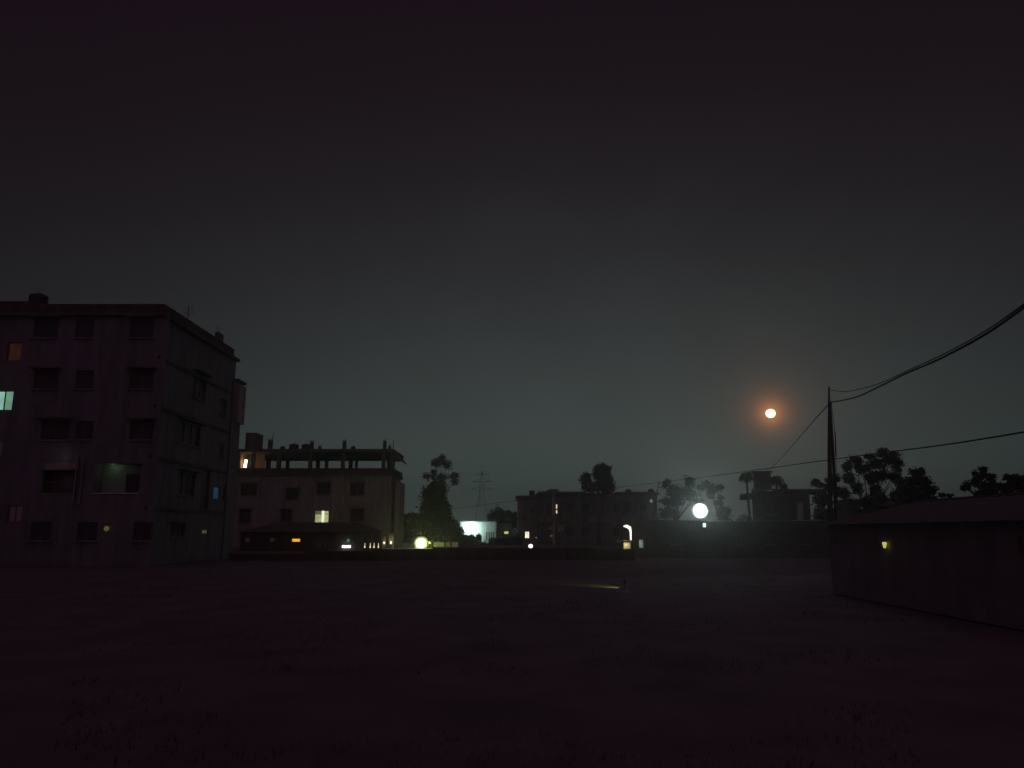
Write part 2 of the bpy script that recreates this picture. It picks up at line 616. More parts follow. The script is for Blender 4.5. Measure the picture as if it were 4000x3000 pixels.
lightp(lb, ff.P(a + 0.75, -.55, z1 - .12), 0.6, (0.75, 1.0, 0.62), 0.04)
lightp(lb, ff.P(bal[0][0] + 1.3, .55, bal[0][3] + .9), 0.35, (1.0, 0.8, 0.95), 0.05)
# drain pipes beside the balcony
for px in (296, 320):
    p = W(px, 1880, YF)
    MB().tube([(p.x, YF - 0.09, 3.6), (p.x, YF - 0.09, 6.4)], 0.055, 8).build("drain_pipe", "plaster_pale", lb)
# side face windows: recessed dark openings on each floor
for (x0, y0, x1, y1) in ((752, 1462, 806, 1560), (694, 1652, 782, 1738), (694, 1846, 762, 1936), (665, 2048, 722, 2095)):
    fs.window(lb, *sr(x0, y0, x1, y1), mull=2, hood=True, name="window")
fs.window(lb, *sr(834, 1901, 860, 1950), pane="e_blue", mull=0, sill=False, label="small window glowing faint blue")
fs.window(lb, *sr(789, 2068, 815, 2086), pane="e_yellow_dim", mull=0, sill=False, label="slit window glowing dim yellow")
for (x0, y0, x1, y1) in ((858, 1560, 885, 1625), (850, 1730, 874, 1790), (786, 1826, 818, 1990), (872, 1900, 888, 1950)):
    fs.window(lb, *sr(x0, y0, x1, y1), mull=0)
wm = MB()
ff.wall(wm, 0, TOP)
fs.wall(wm, 0, TOP)
wm.quad((XS, 58.6, 0), (-46, 58.6, 0), (-46, 58.6, TOP), (XS, 58.6, TOP))
wm.quad((-46, 58.6, 0), (-46, YF, 0), (-46, YF, TOP), (-46, 58.6, TOP))
wm.build("wall", "plaster_dark", lb)
# floor bands
bm_ = MB()
for z in (3.35, 6.4, 9.45, 12.5):
    bm_.obox(fs.A, fs.u, fs.n, 0.0, fs.L, 0.003, 0.12, z - .1, z + .1)
bm_.build("floor_band", "concrete", lb)
rf = MB().box(-46.3, XS + 0.35, YF - 0.35, 59.0, TOP + .002, TOP + 0.2)
ro = rf.build("roof", "concrete", lb)
pp = MB()
pp.box(-46.2, XS + .25, YF - .25, YF - .1, TOP + .2, TOP + .75)
pp.box(XS + .1, XS + .25, YF - .09, 57.9, TOP + .2, TOP + .75)
pp.build("parapet", "brick_dark", ro)
# rear lower wing of the block
MB().box(-40, XS + .15, 58.65, 60.5, 0, 13.5).build("rear_wing", "plaster_dark", lb)
MB().box(-40.2, XS + .38, 58.9, 60.7, 13.502, 13.7).build("rear_roof", "concrete", lb)
MB().box(XS + .152, XS + .42, 59.0, 60.6, 10.3, 13.3).build("rear_balcony", "plaster_pale", lb)
# stair tower lump on the roof
MB().box(-33.0, -29.6, YF + .3, YF + 4, TOP + .202, TOP + 1.1).build("stair_room", "brick_dark", ro)
# roof clutter as things
def drum(loc, r, h, name, mm, label, cat, group=None, dome=0.2):
    prof = [(r * .96, 0), (r, h * .08), (r, h * .3), (r * 1.03, h * .34), (r, h * .38), (r, h * .62), (r * 1.03, h * .66), (r, h * .7), (r, h * .86), (r * .8, h * .94), (r * .3, h)]
    t = empty(name, loc, label, cat, group)
    MB().lathe(loc, prof, 20).build("tank_body", mm, t, smooth=True)
    MB().lathe(Vector(loc) + Vector((0, 0, h + .002)), [(r * .3, 0), (r * .3, h * .07), (r * .1, h * .09)], 12).build("lid", mm, t)
    return t


drum((-30.6, YF + 1.8, TOP + 1.1), .55, .9, "water_tank", "plastic_black", "dark water tank on the stair room of the big left block", "water tank")
p = WX(721, 1330, XS)
an = MB().tube([(XS + .1, p.y, TOP + .2), (XS + .1, p.y, TOP + 1.7)], .03, 6)
for k in range(4):
    an.tube([(XS - .25, p.y, TOP + 1.15 + k * .15), (XS + .45, p.y, TOP + 1.15 + k * .15)], .014, 5)
solo(an, "antenna", "steel", "thin rooftop antenna above the side parapet of the left block", "antenna")
p = WX(833, 1395, XS)
t = empty("chimney_stub", (XS + .1, p.y, TOP + .75), "short broken concrete stub with wires on the left block's far parapet", "column stub")
MB().box(XS + .0, XS + .3, p.y, p.y + .9, TOP + .752, TOP + 1.25).build("stub", "concrete", t)
r_ = MB()
for k in range(4):
    r_.tube([(XS + .05 + .06 * k, p.y + .1 + .2 * (k % 2), TOP + 1.25), (XS + .05 + .07 * k, p.y + .1, TOP + 1.6 + .1 * (k % 3))], .012, 5)
r_.build("rebar", "steel", t)
# small bulb on ground floor wall
def wall_bulb(p, r, e, label, power=0, col=(1, 1, 1), cat="lamp", hold=0.25, group=None):
    p = Vector(p)
    t = empty("wall_lamp", (p.x, p.y + hold, p.z), label, cat, group)
    MB().lathe(p - Vector((0, 0, r)), [(r * .2, 0), (r * .75, r * .3), (r, r * .9), (r * .8, r * 1.5), (r * .4, r * 2)], 14).build("bulb", e, t, smooth=True)
    MB().tube([(p.x, p.y, p.z + r * 1.02), (p.x, p.y, p.z + r * 1.6), (p.x, p.y + hold, p.z + r * 1.8)], .02, 6).build("bracket", "plastic_black", t)
    if power:
        lightp(t, p - Vector((0, r + 0.04, 0)), power, col, 0.04)
    return t


p = W(416, 2065, YF - .25)
wall_bulb((p.x, YF - .25, p.z), .15, "e_yellow_dim", "small dim yellow bulb on the ground floor of the left block", hold=.24)

# ------------------------------------------------------------------ unfinished building (d = 100)
D2 = 100.0


def X2(x, y=1900, d=D2): return W(x, y, d).x
def Z2(y, x=1200, d=D2): return W(x, y, d).z


ub = empty("unfinished_building", (-26, 106, 0), "unfinished grey concrete building with open top floor and bare column stubs", "building")
xl, xr = X2(905), X2(1526, 1950)
f2 = Face((xl, D2), (xr, D2))


def r2_(x0, y0, x1, y1):
    yc, xc = (y0 + y1) / 2, (x0 + x1) / 2
    return W(x0, yc, D2).x - xl, W(x1, yc, D2).x - xl, W(xc, y1, D2).z, W(xc, y0, D2).z


for rc in ((940, 1889, 1003, 1935), (1115, 1909, 1168, 1953), (1237, 1885, 1292, 1932), (1367, 1889, 1424, 1935), (934, 1990, 979, 2040), (1095, 1992, 1140, 2038), (1367, 1990, 1424, 2036)):
    f2.window(ub, *r2_(*rc), mull=1, grille=True, hood=True)
a, b, c_, d_ = r2_(1229, 1995, 1284, 2043)
f2.window(ub, a, b, c_, d_, pane="e_pale", mull=0, sill=True, label="brightly lit window with a pale curtain")
w1 = MB().quad(f2.P(a + (b - a) * .49, -.07, c_ + .02), f2.P(a + (b - a) * .67, -.07, c_ + .02), f2.P(a + (b - a) * .67, -.07, d_ - .02), f2.P(a + (b - a) * .49, -.07, d_ - .02))
w1.build("curtain_gap", "e_pale2", ub, "bright strip between the curtains")
MB().quad(f2.P(a + .05, -.07, d_ - .5), f2.P(a + (b - a) * .45, -.07, d_ - .5), f2.P(a + (b - a) * .45, -.07, d_ - .06), f2.P(a + .05, -.07, d_ - .06)).build("pelmet", "e_palebrown", ub)
ZP0, ZP1 = Z2(1857), Z2(1829)
m = MB()
f2.wall(m, 0, ZP0)
s2 = Face((xr, D2), (xr, 108.5))
s2.window(ub, 2.5, 4, 6.0, 7.5)
s2.window(ub, 2.5, 4, 3.0, 4.5)
s2.wall(m, 0, ZP0)
m.quad((xr, 108.5, 0), (xl, 108.5, 0), (xl, 108.5, ZP0), (xr, 108.5, ZP0))
m.quad((xl, 108.5, 0), (xl, D2, 0), (xl, D2, ZP0), (xl, 108.5, ZP0))
m.build("wall", "plaster_pale", ub)
# top floor slab, parapet, columns, roof slab
MB().box(xl, xr + .35, D2 - .3, 108.6, ZP0 + .002, ZP0 + .25).build("floor_slab", "concrete", ub)
pm = MB().box(xl, xr + .25, D2 - .25, D2 - .1, ZP0 + .25, ZP1)
pm.box(xr + .1, xr + .25, D2 - .1, 108.4, ZP0 + .25, ZP1)
pm.box(xl, xr + .09, 108.25, 108.4, ZP0 + .25, ZP0 + .6)
pm.build("parapet", "brick_dark", ub)
# corner balcony bulge
MB().box(xr + .36, xr + .95, D2 + 1.2, D2 + 6, 0.0, Z2(1880)).build("corner_bay", "plaster_pale", ub)
ZS0, ZS1 = Z2(1766), Z2(1754)
MB().box(xl, xr + .2, D2 - .2, 109.5, ZS0, ZS1).build("roof_slab", "concrete", ub)
MB().box(xl, xr + .1, 109.1, 109.4, ZS0 - .32, ZS0 - .002).build("rear_beam", "concrete", ub)
ev = MB().poly([(xr + .2, D2, ZS0 - .05), (xr + 1.15, D2 + .2, ZS0 - 1.15), (xr + 1.15, D2 + .2, ZS0 - 1.25), (xr + .2, D2, ZS0 - 1.25)])
ev.poly([(xr + .2, D2, ZS0 - .05), (xr + .2, D2 + 8, ZS0 - .05), (xr + 1.15, D2 + 8, ZS0 - 1.15), (xr + 1.15, D2 + .2, ZS0 - 1.15)])
ev.build("sunshade", "tin", ub)


def zx(z): return 800 + z / 2.458
def zy(z): return 1600 + z / 2.458


for (z0, z1, dd) in ((685, 725, 0), (990, 1025, 0), (1305, 1340, 0), (1695, 1730, 0), (1780, 1822, 0), (440, 475, 0),
                     (585, 625, 8.6), (775, 805, 8.6), (1065, 1100, 8.6), (1150, 1180, 8.6), (1380, 1415, 8.6), (1440, 1465, 8.6), (1748, 1776, 8.6)):
    dq = D2 + dd
    x0, x1 = W(zx(z0), 1815, dq).x, W(zx(z1), 1815, dq).x
    MB().box(x0, x1, dq + .05, dq + .45, ZP0 + .252, ZS0 - .003).build("column", "concrete", ub)
# left room lit by a tube lamp
MB().box(xl, X2(992), 103.6, 103.8, ZP0 + .252, ZS0 - .003).build("room_wall", "brick_wall", ub)
MB().box(xl, X2(931), D2 + .06, 103.5, ZP0 + .252, ZS0 - .003).build("room_side_wall", "brick_wall", ub)
# column stubs above the roof
for (z0, z1, zt, wires) in ((425, 466, 243, 0), (600, 634, 290, 1), (1004, 1035, 306, 0), (1318, 1350, 300, 0), (1708, 1738, 300, 0), (1085, 1112, 352, 0), (1760, 1785, 350, 0)):
    x0, x1 = X2(zx(z0), 1740), X2(zx(z1), 1740)
    st = MB().box(x0, x1, D2 + .2, D2 + .2 + (x1 - x0), ZS1 + .002, Z2(zy(zt))).build("column_stub", "concrete", ub)
    rb = MB()
    for k in range(4):
        xx = x0 + .06 + (x1 - x0 - .12) * (k % 2)
        yy = D2 + .26 + .25 * (k // 2)
        rb.tube([(xx, yy, Z2(zy(zt)) - .05), (xx + random.gauss(0, .06), yy, Z2(zy(zt)) + random.uniform(.15, .4))], .015, 5)
    zz = Z2(zy(zt)) + .1
    rb.tube([(x0 + .06, D2 + .26, zz), (x1 - .06, D2 + .26, zz), (x1 - .06, D2 + .51, zz), (x0 + .06, D2 + .51, zz), (x0 + .06, D2 + .26, zz)], .02, 5)
    rb.build("rebar", "steel", st)
for (zc, zt) in ((410, 250), (637, 222), (1804, 290)):
    x0 = X2(zx(zc), 1740)
    solo(MB().tube([(x0 - .04, D2 + .6, ZS1), (x0 + .02, D2 + .6, Z2(zy(zt)))], [.06, .045], 6), "bamboo_pole", "wood",
         {410: "thin bamboo pole at the far left of the unfinished building's roof", 637: "thin leaning bamboo pole beside the second roof stub of the unfinished building", 1804: "thin bamboo pole at the right end of the unfinished building's roof"}[zc], "pole", "bamboo poles on the unfinished roof")
# stair room roof at far left
MB().hexa([(X2(905), D2 + 4), (X2(948), D2 + 4), (X2(948), D2 + 7), (X2(905), D2 + 7)], ZS1 + .002, Z2(1690, d=104)).build("stair_room", "brick_dark", ub)
for i, (z0, z1, zt, lab) in enumerate(((780, 872, 318, "large round black water tank, left of the pair on the unfinished roof"), (902, 990, 320, "large round black water tank, right of the pair on the unfinished roof"))):
    x0, x1 = X2(zx(z0), 1740), X2(zx(z1), 1740)
    drum(((x0 + x1) / 2, D2 + 1.5, ZS1), (x1 - x0) / 2, Z2(zy(zt)) - ZS1, "water_tank", "plastic_black", lab, "water tank", "water tanks on the unfinished roof")
for i, (z0, z1, zt, lab) in enumerate(((700, 745, 342, "small black drum left of the two big roof tanks"), (1385, 1430, 342, "small black drum near the right end of the unfinished roof"))):
    x0, x1 = X2(zx(z0), 1740), X2(zx(z1), 1740)
    drum(((x0 + x1) / 2, D2 + 1.2, ZS1), (x1 - x0) / 2, Z2(zy(zt)) - ZS1, "drum", "plastic_black", lab, "drum", "small drums on the unfinished roof")
# tube lamp hanging in the open floor
p = W(959, 1811, D2 + .8)
t = empty("tube_lamp", (p.x, p.y, ZP0 + .25), "bright white upright tube lamp on the open top floor of the unfinished building", "lamp")
MB().tube([(p.x - .05, p.y, p.z - .5), (p.x + .05, p.y, p.z + .5)], .17, 10).build("tube", "e_tube", t)
MB().tube([(p.x - .06, p.y, ZP0 + .25), (p.x - .06, p.y, p.z - .5)], .05, 6).build("stand", "steel", t)
lightp(t, (p.x + .3, p.y + .9, p.z + .1), 6, (1.0, 0.74, 0.30), .1)
# low shed in front
SDp = 80.0


def hipshed(name, label, x0, x1, d0, d1, ze, zr, inset, wall="plaster", overhang=.35):
    t = empty(name, ((x0 + x1) / 2, (d0 + d1) / 2, 0), label, "shed")
    f = Face((x0, d0), (x1, d0))
    ym = (d0 + d1) / 2
    o_ = overhang
    r = MB()
    sk = d1 / d0          # right end wall stands askew
    a, b, c, d = (x0 - o_, d0 - o_, ze), (x1 + o_, d0 - o_, ze), (x1 * sk + o_, d1 + o_, ze), (x0 - o_, d1 + o_, ze)
    e, g = (x0 + inset, ym, zr), (x1 * (sk + 1) / 2 - inset, ym, zr)
    r.poly([a, b, g, e]).poly([b, c, g]).poly([c, d, e, g]).poly([d, a, e]).poly([d, c, b, a])
    r.build("roof", "tin", t)
    return t, f


sx0, sx1 = W(940, 2075, SDp).x, W(1486, 2090, SDp).x
st, sf = hipshed("shed", "long low dark tin roofed shed in front of the unfinished building", sx0, sx1, SDp, SDp + 9, W(1200, 2078, SDp).z, W(1200, 2040, SDp + 4.5).z, 2.6)


def sp(x0, y0, x1, y1, d, ox):
    yc, xc = (y0 + y1) / 2, (x0 + x1) / 2
    return W(x0, yc, d).x - ox, W(x1, yc, d).x - ox, W(xc, y1, d).z, W(xc, y0, d).z


zc_ = W(1200, 2078, SDp).z
sf.window(st, *sp(1138, 2103, 1173, 2118, SDp, sx0), pane="e_orange", mull=0, sill=False, label="glowing orange opening")
sf.window(st, *sp(955, 2100, 975, 2118, SDp, sx0), pane="e_greydim", mull=0, sill=False)
sf.window(st, *sp(1052, 2100, 1072, 2118, SDp, sx0), pane="e_greydim", mull=0, sill=False)
m = MB()
sf.wall(m, 0, zc_ - .002)
sxb = sx1 * (SDp + 9) / SDp
m.quad((sx1, SDp, 0), (sxb, SDp + 9, 0), (sxb, SDp + 9, zc_ - .002), (sx1, SDp, zc_ - .002))
m.quad((sx0, SDp, 0), (sx0, SDp, zc_ - .002), (sx0, SDp + 9, zc_ - .002), (sx0, SDp + 9, 0))
m.quad((sx0, SDp + 9, 0), (sx0, SDp + 9, zc_ - .002), (sxb, SDp + 9, zc_ - .002), (sxb, SDp + 9, 0))
m.build("wall", "brick_dark", st)
# white tube light and green bulb on it
p = W(1353, 2135, SDp - .3)
t = empty("tube_light", (p.x, SDp, p.z), "bright white horizontal tube light low on the shed front", "lamp")
MB().tube([(p.x - .42, p.y, p.z), (p.x + .42, p.y, p.z)], .13, 10).build("tube", "e_white", t)
MB().box(p.x - .46, p.x + .46, p.y + .14, SDp - .003, p.z + .02, p.z + .14).build("fitting", "frame", t)
p = W(1360, 2111, SDp - .25)
wall_bulb(p, .15, "e_green", "small green bulb just above the white tube light", hold=.24)


def string_lights(px, y, d, r, e, label, n0=0):
    pts = [W(x, y, d) for x in px]
    L_, R_ = W(px[0] - 14, y - 22, d), W(px[-1] + 14, y - 22, d)
    t = empty("string_light", (pts[0].x, d, 0), label, "string lights")
    cpts = [L_] + [Vector((q.x, q.y, q.z + .4)) for q in pts] + [R_]
    MB().tube(cpts, .012, 5).build("cable", "rubber", t)
    for q in (L_, R_):
        MB().tube([(q.x, d, 0), (q.x, d, q.z + .05)], .035, 6).build("post", "wood", t)
    for q in pts:
        MB().lathe(q - Vector((0, 0, r)), [(r * .3, 0), (r, r * .7), (r * .9, r * 1.3), (r * .35, r * 2.2), (r * .3, .4 + r * .9)], 10).build("bulb", e, t)


string_lights((1425, 1446, 1461, 1478), 2137, 78, .085, "e_cream", "row of four small warm bulbs low beside the unfinished building")
string_lights((1235, 2249, 1269)[:1] + (1249, 1269), 2133, 78, .07, "e_greydim", "row of three very faint bulbs before the dark shed")

# lit gate pillars right of the unfinished building
for (x0, x1, y0, lab, e) in ((1519, 1535, 2088, "tall narrow gate pillar with a warm lamp, beside the building corner", 1), (1495, 1506, 2092, "thinner gate pillar left of the warm lit one", 0)):
    d = 94.0
    a, b = W(x0, 2110, d).x, W(x1, 2110, d).x
    t = empty("gate_pillar", ((a + b) / 2, d, 0), lab, "pillar", "gate pillars")
    zt = W(x0, y0, d).z
    MB().box(a, b, d, d + (b - a), 0, zt).build("shaft", "plaster_pale", t)
    MB().box(a - .05, b + .05, d - .05, d + (b - a) + .05, zt + .002, zt + .1).build("cap", "concrete", t)
    q = W((x0 + x1) / 2, 2121, d - .25)
    MB().lathe(q - Vector((0, 0, .14)), [(.05, 0), (.14, .1), (.13, .2), (.05, .3)], 10).build("bulb", "e_cream" if e else "e_cream", t)
    lightp(t, q + Vector((0.0, -.15, .1)), 9 if e else 1.2, (1, .78, .35), .05)


# ------------------------------------------------------------------ lamps on poles
def lens(name, col, core, rim, c, R):
    """oversized lamp glass: glare painted in, hot middle fading to a dim uneven rim"""
    m = emit(name, col, 1)
    t = m.node_tree
    g = t.nodes.new("ShaderNodeNewGeometry")
    v = t.nodes.new("ShaderNodeVectorMath"); v.operation = "DISTANCE"
    v.inputs[1].default_value = c
    t.links.new(g.outputs["Position"], v.inputs[0])
    r = t.nodes.new("ShaderNodeValToRGB")
    r.color_ramp.interpolation = "EASE"
    e = r.color_ramp.elements
    e[0].position, e[0].color = 0.26, (1, 1, 1, 1)
    e[1].position, e[1].color = 1.0, (rim, rim, rim, 1)
    q = e.new(0.58); q.color = (rim * 9, rim * 9, rim * 9, 1)
    q = e.new(0.78); q.color = (rim * 3, rim * 3, rim * 3, 1)
    a = t.nodes.new("ShaderNodeMath"); a.operation = "DIVIDE"; a.inputs[1].default_value = R
    nz = t.nodes.new("ShaderNodeTexNoise"); nz.inputs["Scale"].default_value = 2.6 / R  # noise makes the outline of the painted glare uneven
    t.links.new(g.outputs["Position"], nz.inputs["Vector"])
    k = t.nodes.new("ShaderNodeMath"); k.operation = "MULTIPLY_ADD"
    k.inputs[1].default_value = R * .9; k.inputs[2].default_value = -R * .45
    t.links.new(nz.outputs[0], k.inputs[0])
    ad = t.nodes.new("ShaderNodeMath"); ad.operation = "ADD"
    t.links.new(v.outputs["Value"], ad.inputs[0]); t.links.new(k.outputs[0], ad.inputs[1])
    t.links.new(ad.outputs[0], a.inputs[0])
    t.links.new(a.outputs[0], r.inputs[0])
    b = t.nodes.new("ShaderNodeMath"); b.operation = "MULTIPLY"; b.inputs[1].default_value = core
    t.links.new(r.outputs[0], b.inputs[0])
    t.links.new(b.outputs[0], t.nodes["Principled BSDF"].inputs["Emission Strength"])
    return m


def pole_lamp(px, py, d, r, power, col, e, label, side=.5, name="street_lamp", refl=.5):
    p = W(px, py, d)
    t = empty(name, (p.x + side, d + .3, 0), label, "lamp")
    MB().tube([(p.x + side, d + .3, 0), (p.x + side, d + .3, p.z + .5 + r)], [.07, .05], 8).build("pole", "steel", t)
    MB().tube([(p.x + side, d + .3, p.z + .4 + r), (p.x, d + .3, p.z + r * .4 + .15)], .035, 6).build("arm", "steel", t)
    MB().lathe((p.x, d + .28, p.z), [(r * refl, -.01), (r * 1.05 * refl, .03), (r * .5 * refl, -.12), (.06, -.2)], 20, axis="Y").build("reflector", "frame", t)
    MB().lathe((p.x, d + .10, p.z), [(r * .5, -.13), (r * .8, -.08), (r * .9, 0), (r * .75, .1), (r * .35, .16), (.02, .18)], 28, axis="Y").build("lamp_glass", lens("glare_glass", e, 9, .0065, (p.x, d + .05, p.z), r * .92), t, smooth=True)
    lightp(t, (p.x, d - .35, p.z), power, col, .08)
    return t


e_big = (0.88, 1.0, 0.95)
e_yg = (1.0, 1.0, 0.68)
pole_lamp(2735, 1995, 68.5, .84, 650, (.78, 1.0, .95), e_big, "dazzling white floodlight on a pole above the long tin hut", 0.0)
pole_lamp(1644, 2122, 95, .95, 170, (.86, 1.0, .40), e_yg, "bright yellow green street lamp at the foot of the tall dark tree", -.1, refl=.35)

yl = [o for o in COL.objects if o.get("label", "").startswith("bright yellow green")][0]
q = W(1678, 2120, 94.9)
MB().lathe((q.x, 94.9, q.z - .1), [(.04, 0), (.12, .06), (.11, .16), (.04, .22)], 12).build("added_bulb", emit("lit_yellow_green", (.75, .9, .15), 1.5), yl)  # bulb, arm and light added to make the fence glow
MB().tube([(q.x, 94.95, q.z + .12), (W(1644, 2122, 95).x, 95.3, q.z + .35)], .03, 6).build("added_arm", "steel", yl)
lightp(yl, (q.x + .5, 94.6, q.z + .1), 55, (.72, 1.0, .12), .1)

# fence lit yellow green by the added light
d = 97.0
x0, x1 = W(1668, 2128, d).x, W(1790, 2128, d).x
t = empty("garden_fence", ((x0 + x1) / 2, d, 0), "low plank fence lit yellow green to the right of the street lamp", "fence")
pl = MB()
n = 26
for k in range(n):
    a = x0 + (x1 - x0) * k / n
    pl.box(a, a + (x1 - x0) / n * .88, d, d + .03, .1, W(1720, 2117 + (k % 3), d).z)
pl.build("planks", "white_paint", t)
for px in (1680, 1690, 1738, 1762):
    q = W(px, 2128, d).x
    MB().box(q - .1, q + .1, d - .18, d - .003, 0, W(1720, 2115, d).z).build("post", "wood", t)

# white lit building (d = 130)
DW = 130.0
wb_ = empty("white_house", (W(1870, 2080, DW).x, DW + 4, 0), "low white walled house flooded with cold white light", "house")
x0, xm, x1 = W(1795, 2080, DW).x, W(1938, 2080, DW).x, W(1998, 2080, DW).x
zt = W(1870, 2038, DW).z
fw = Face((x0, DW), (xm, DW))
for k in range(4):
    q = W(1899 + k * 9, 2090, DW).x - x0
    fw.window(wb_, q, q + .22, W(1900, 2112, DW).z, W(1900, 2078, DW).z, mull=0, sill=False, name="window_slot")
m = MB()
fw.wall(m, 0, zt)
m.quad((xm, DW, 0), (xm, DW + 8, 0), (xm, DW + 8, zt), (xm, DW, zt))
m.quad((x0, DW, 0), (x0, DW, zt), (x0, DW + 8, zt), (x0, DW + 8, 0))
m.build("wall", "white_paint", wb_)
MB().box(x0 - .3, xm + .3, DW - .3, DW + 8, zt + .002, zt + .16).build("roof", "concrete", wb_)
ann = empty("annex_house", ((xm + x1) / 2, DW + 2, 0), "dim grey annex with a yellow slit window right of the white house", "house")
fa = Face((xm + .1, DW + 1), (x1, DW + 1))
fa.window(ann, *sp(1968, 2075, 1987, 2086, DW + 1, xm + .1), pane="e_yellow", mull=0, sill=False, label="yellow lit slit window")
m = MB(); fa.wall(m, 0, zt - .2)
m.quad((x1, DW + 1, 0), (x1, DW + 8, 0), (x1, DW + 8, zt - .2), (x1, DW + 1, zt - .2))
m.build("wall", "plaster_pale", ann)
MB().box(xm + .35, x1 + .3, DW + .7, DW + 8, zt - .198, zt - .05).build("roof", "tin", ann)
e_fl = emit("flood_cold", (0.85, 1.0, 0.96), 9)
p = W(1832, 2066, DW - 1.5)
t = empty("floodlight", (W(1843, 2100, DW - 1.4).x, DW - 1.4, 0), "cold white floodlight on a thin post in front of the white house", "lamp")
q = W(1843, 2100, DW - 1.4)
MB().tube([(q.x, DW - 1.4, 0), (q.x, DW - 1.4, W(1843, 2052, DW).z)], .06, 6).build("post", "steel", t)
MB().lathe((p.x, DW - 1.55, p.z), [(.25, -.15), (.5, -.1), (.72, 0), (.6, .14), (.3, .24), (.04, .28)], 18, axis="Y").build("lamp_glass", e_fl, t, smooth=True)
MB().tube([(p.x, DW - 1.4, p.z), (q.x, DW - 1.4, p.z + .1)], .05, 6).build("arm", "steel", t)
lightp(t, (p.x + .2, DW - .95, p.z + .05), 420, (.58, 1.0, .86), .2)
# tank in front of the white house
p = W(1869, 2120, 118)
drum((p.x, 118, 0), .45, W(1869, 2086, 118).z, "water_drum", "plastic_black", "dark upright drum silhouetted against the lit white house", "drum")

# ------------------------------------------------------------------ mid houses (building 3)
DM = 122.0
tw = empty("tower_house", (W(2056, 2000, DM - 4).x, DM, 0), "narrow dark flat roofed house with a small roof turret", "house")
x0, x1 = W(2022, 2000, DM - 4).x, W(2098, 2000, DM - 4).x
zt = W(2056, 1950, DM - 4).z
f = Face((x0, DM - 4), (x1, DM - 4))
f.window(tw, *sp(2050, 2076, 2068, 2103, DM - 4, x0), pane="e_warmwhite", mull=1, sill=False, label="bright cream window")
f.window(tw, *sp(2035, 2010, 2055, 2035, DM - 4, x0), mull=1)
f.window(tw, *sp(2070, 1980, 2088, 2005, DM - 4, x0), mull=1)
m = MB(); f.wall(m, 0, zt)
m.quad((x1, DM - 4, 0), (x1, DM + 4, 0), (x1, DM + 4, zt), (x1, DM - 4, zt))
m.quad((x0, DM - 4, 0), (x0, DM - 4, zt), (x0, DM + 4, zt), (x0, DM + 4, 0))
m.build("wall", "plaster", tw)
o = MB().box(x0 - .3, x1, DM - 4.3, DM + 4, zt + .002, W(2056, 1936, DM - 4).z).build("roof", "concrete", tw)
a, b = W(2068, 1930, DM - 3).x, W(2089, 1930, DM - 3).x
MB().hexa([(a, DM - 3), (b, DM - 3), (b, DM - 1.5), (a, DM - 1.5)], W(2056, 1936, DM - 4).z + .002, W(2078, 1916, DM - 3).z).build("turret", "brick_dark", o)

mh = empty("long_house", (W(2330, 2000, DM).x, DM + 5, 0), "long dark two storey house with two upright slit windows glowing", "house")
x0, x1 = W(2100, 2000, DM).x, W(2568, 2000, DM).x
zt = W(2330, 1932, DM).z
f = Face((x0, DM), (x1, DM))
f.window(mh, *sp(2171, 1969, 2178, 1988, DM, x0), pane="e_cream", mull=0, sill=False, label="upper of two upright lit slits")
f.window(mh, *sp(2171, 1991, 2178, 2007, DM, x0), pane="e_cream", mull=0, sill=False, label="lower of two upright lit slits")
f.window(mh, *sp(2148, 2088, 2160, 2099, DM, x0), pane="e_yellow_dim", mull=0, sill=False)
f.window(mh, *sp(2143, 2052, 2158, 2072, DM, x0), pane="e_greydim", mull=1, sill=False)
for x in (2215, 2275, 2395, 2440, 2500):
    for y in (1965, 2060):
        f.window(mh, *sp(x, y, x + 26, y + 32, DM, x0), mull=1, hood=True, pane="glass")
f.window(mh, *sp(2180, 2048, 2206, 2078, DM, x0), pane="e_greydim", mull=2)
m = MB(); f.wall(m, 0, zt)
m.quad((x1, DM, 0), (x1, DM + 10, 0), (x1, DM + 10, zt), (x1, DM, zt))
m.quad((x0, DM, 0), (x0, DM, zt), (x0, DM + 10, zt), (x0, DM + 10, 0))
m.build("wall", "plaster", mh)
o = MB().box(x0 - .2, x1 + .4, DM - .8, DM + 10, zt + .002, zt + .2).build("roof", "concrete", mh)
pm = MB()
pm.box(x0, W(2290, 1930, DM).x, DM - .5, DM - .35, zt + .2, W(2200, 1924, DM).z + .15)
pm.box(W(2400, 1930, DM).x, x1, DM - .5, DM - .35, zt + .2, zt + .42)
pm.build("parapet", "plaster", o)
for (a, b) in ((2100, 2165), (2300, 2385), (2430, 2490)):
    bl = MB()
    aa, bb = W(a, 2030, DM - 1).x, W(b, 2030, DM - 1).x
    bl.box(aa, bb, DM - 1.1, DM - .003, W(2200, 2040, DM).z, W(2200, 2036, DM).z)
    bl.box(aa, bb, DM - 1.1, DM - 1.0, W(2200, 2036, DM).z + .001, W(2200, 2016, DM).z)
    bl.build("balcony", "plaster_pale", mh)
MB().box(W(2157, 1990, DM).x, W(2166, 1990, DM).x, DM - .3, DM - .003, 0, zt).build("pilaster", "white_paint", mh)
a = W(2455, 1925, DM + 1).x
drum((a, DM + 1, zt + .2), .5, .7, "water_drum", "plastic_black", "small dark drum on the roof of the long house", "drum")
drum((W(2545, 1925, DM + 1).x, DM + 1.5, zt + .2), .5, .75, "water_drum", "plastic_black", "small dark drum at the right end of the long house roof", "drum")
p = W(2544, 1957, DM - .5)
wall_bulb((p.x, DM - .35, p.z), .26, "e_teal_dim", "pale bulb high at the right end of the long house", hold=.34)
p = W(2577, 1988, 110)
t = empty("small_lamp_post", (p.x, 110, 0), "thin post with a tiny faint white bulb beside the long house", "lamp")
MB().tube([(p.x, 110, 0), (p.x, 110, p.z - .1)], .04, 6).build("post", "steel", t)
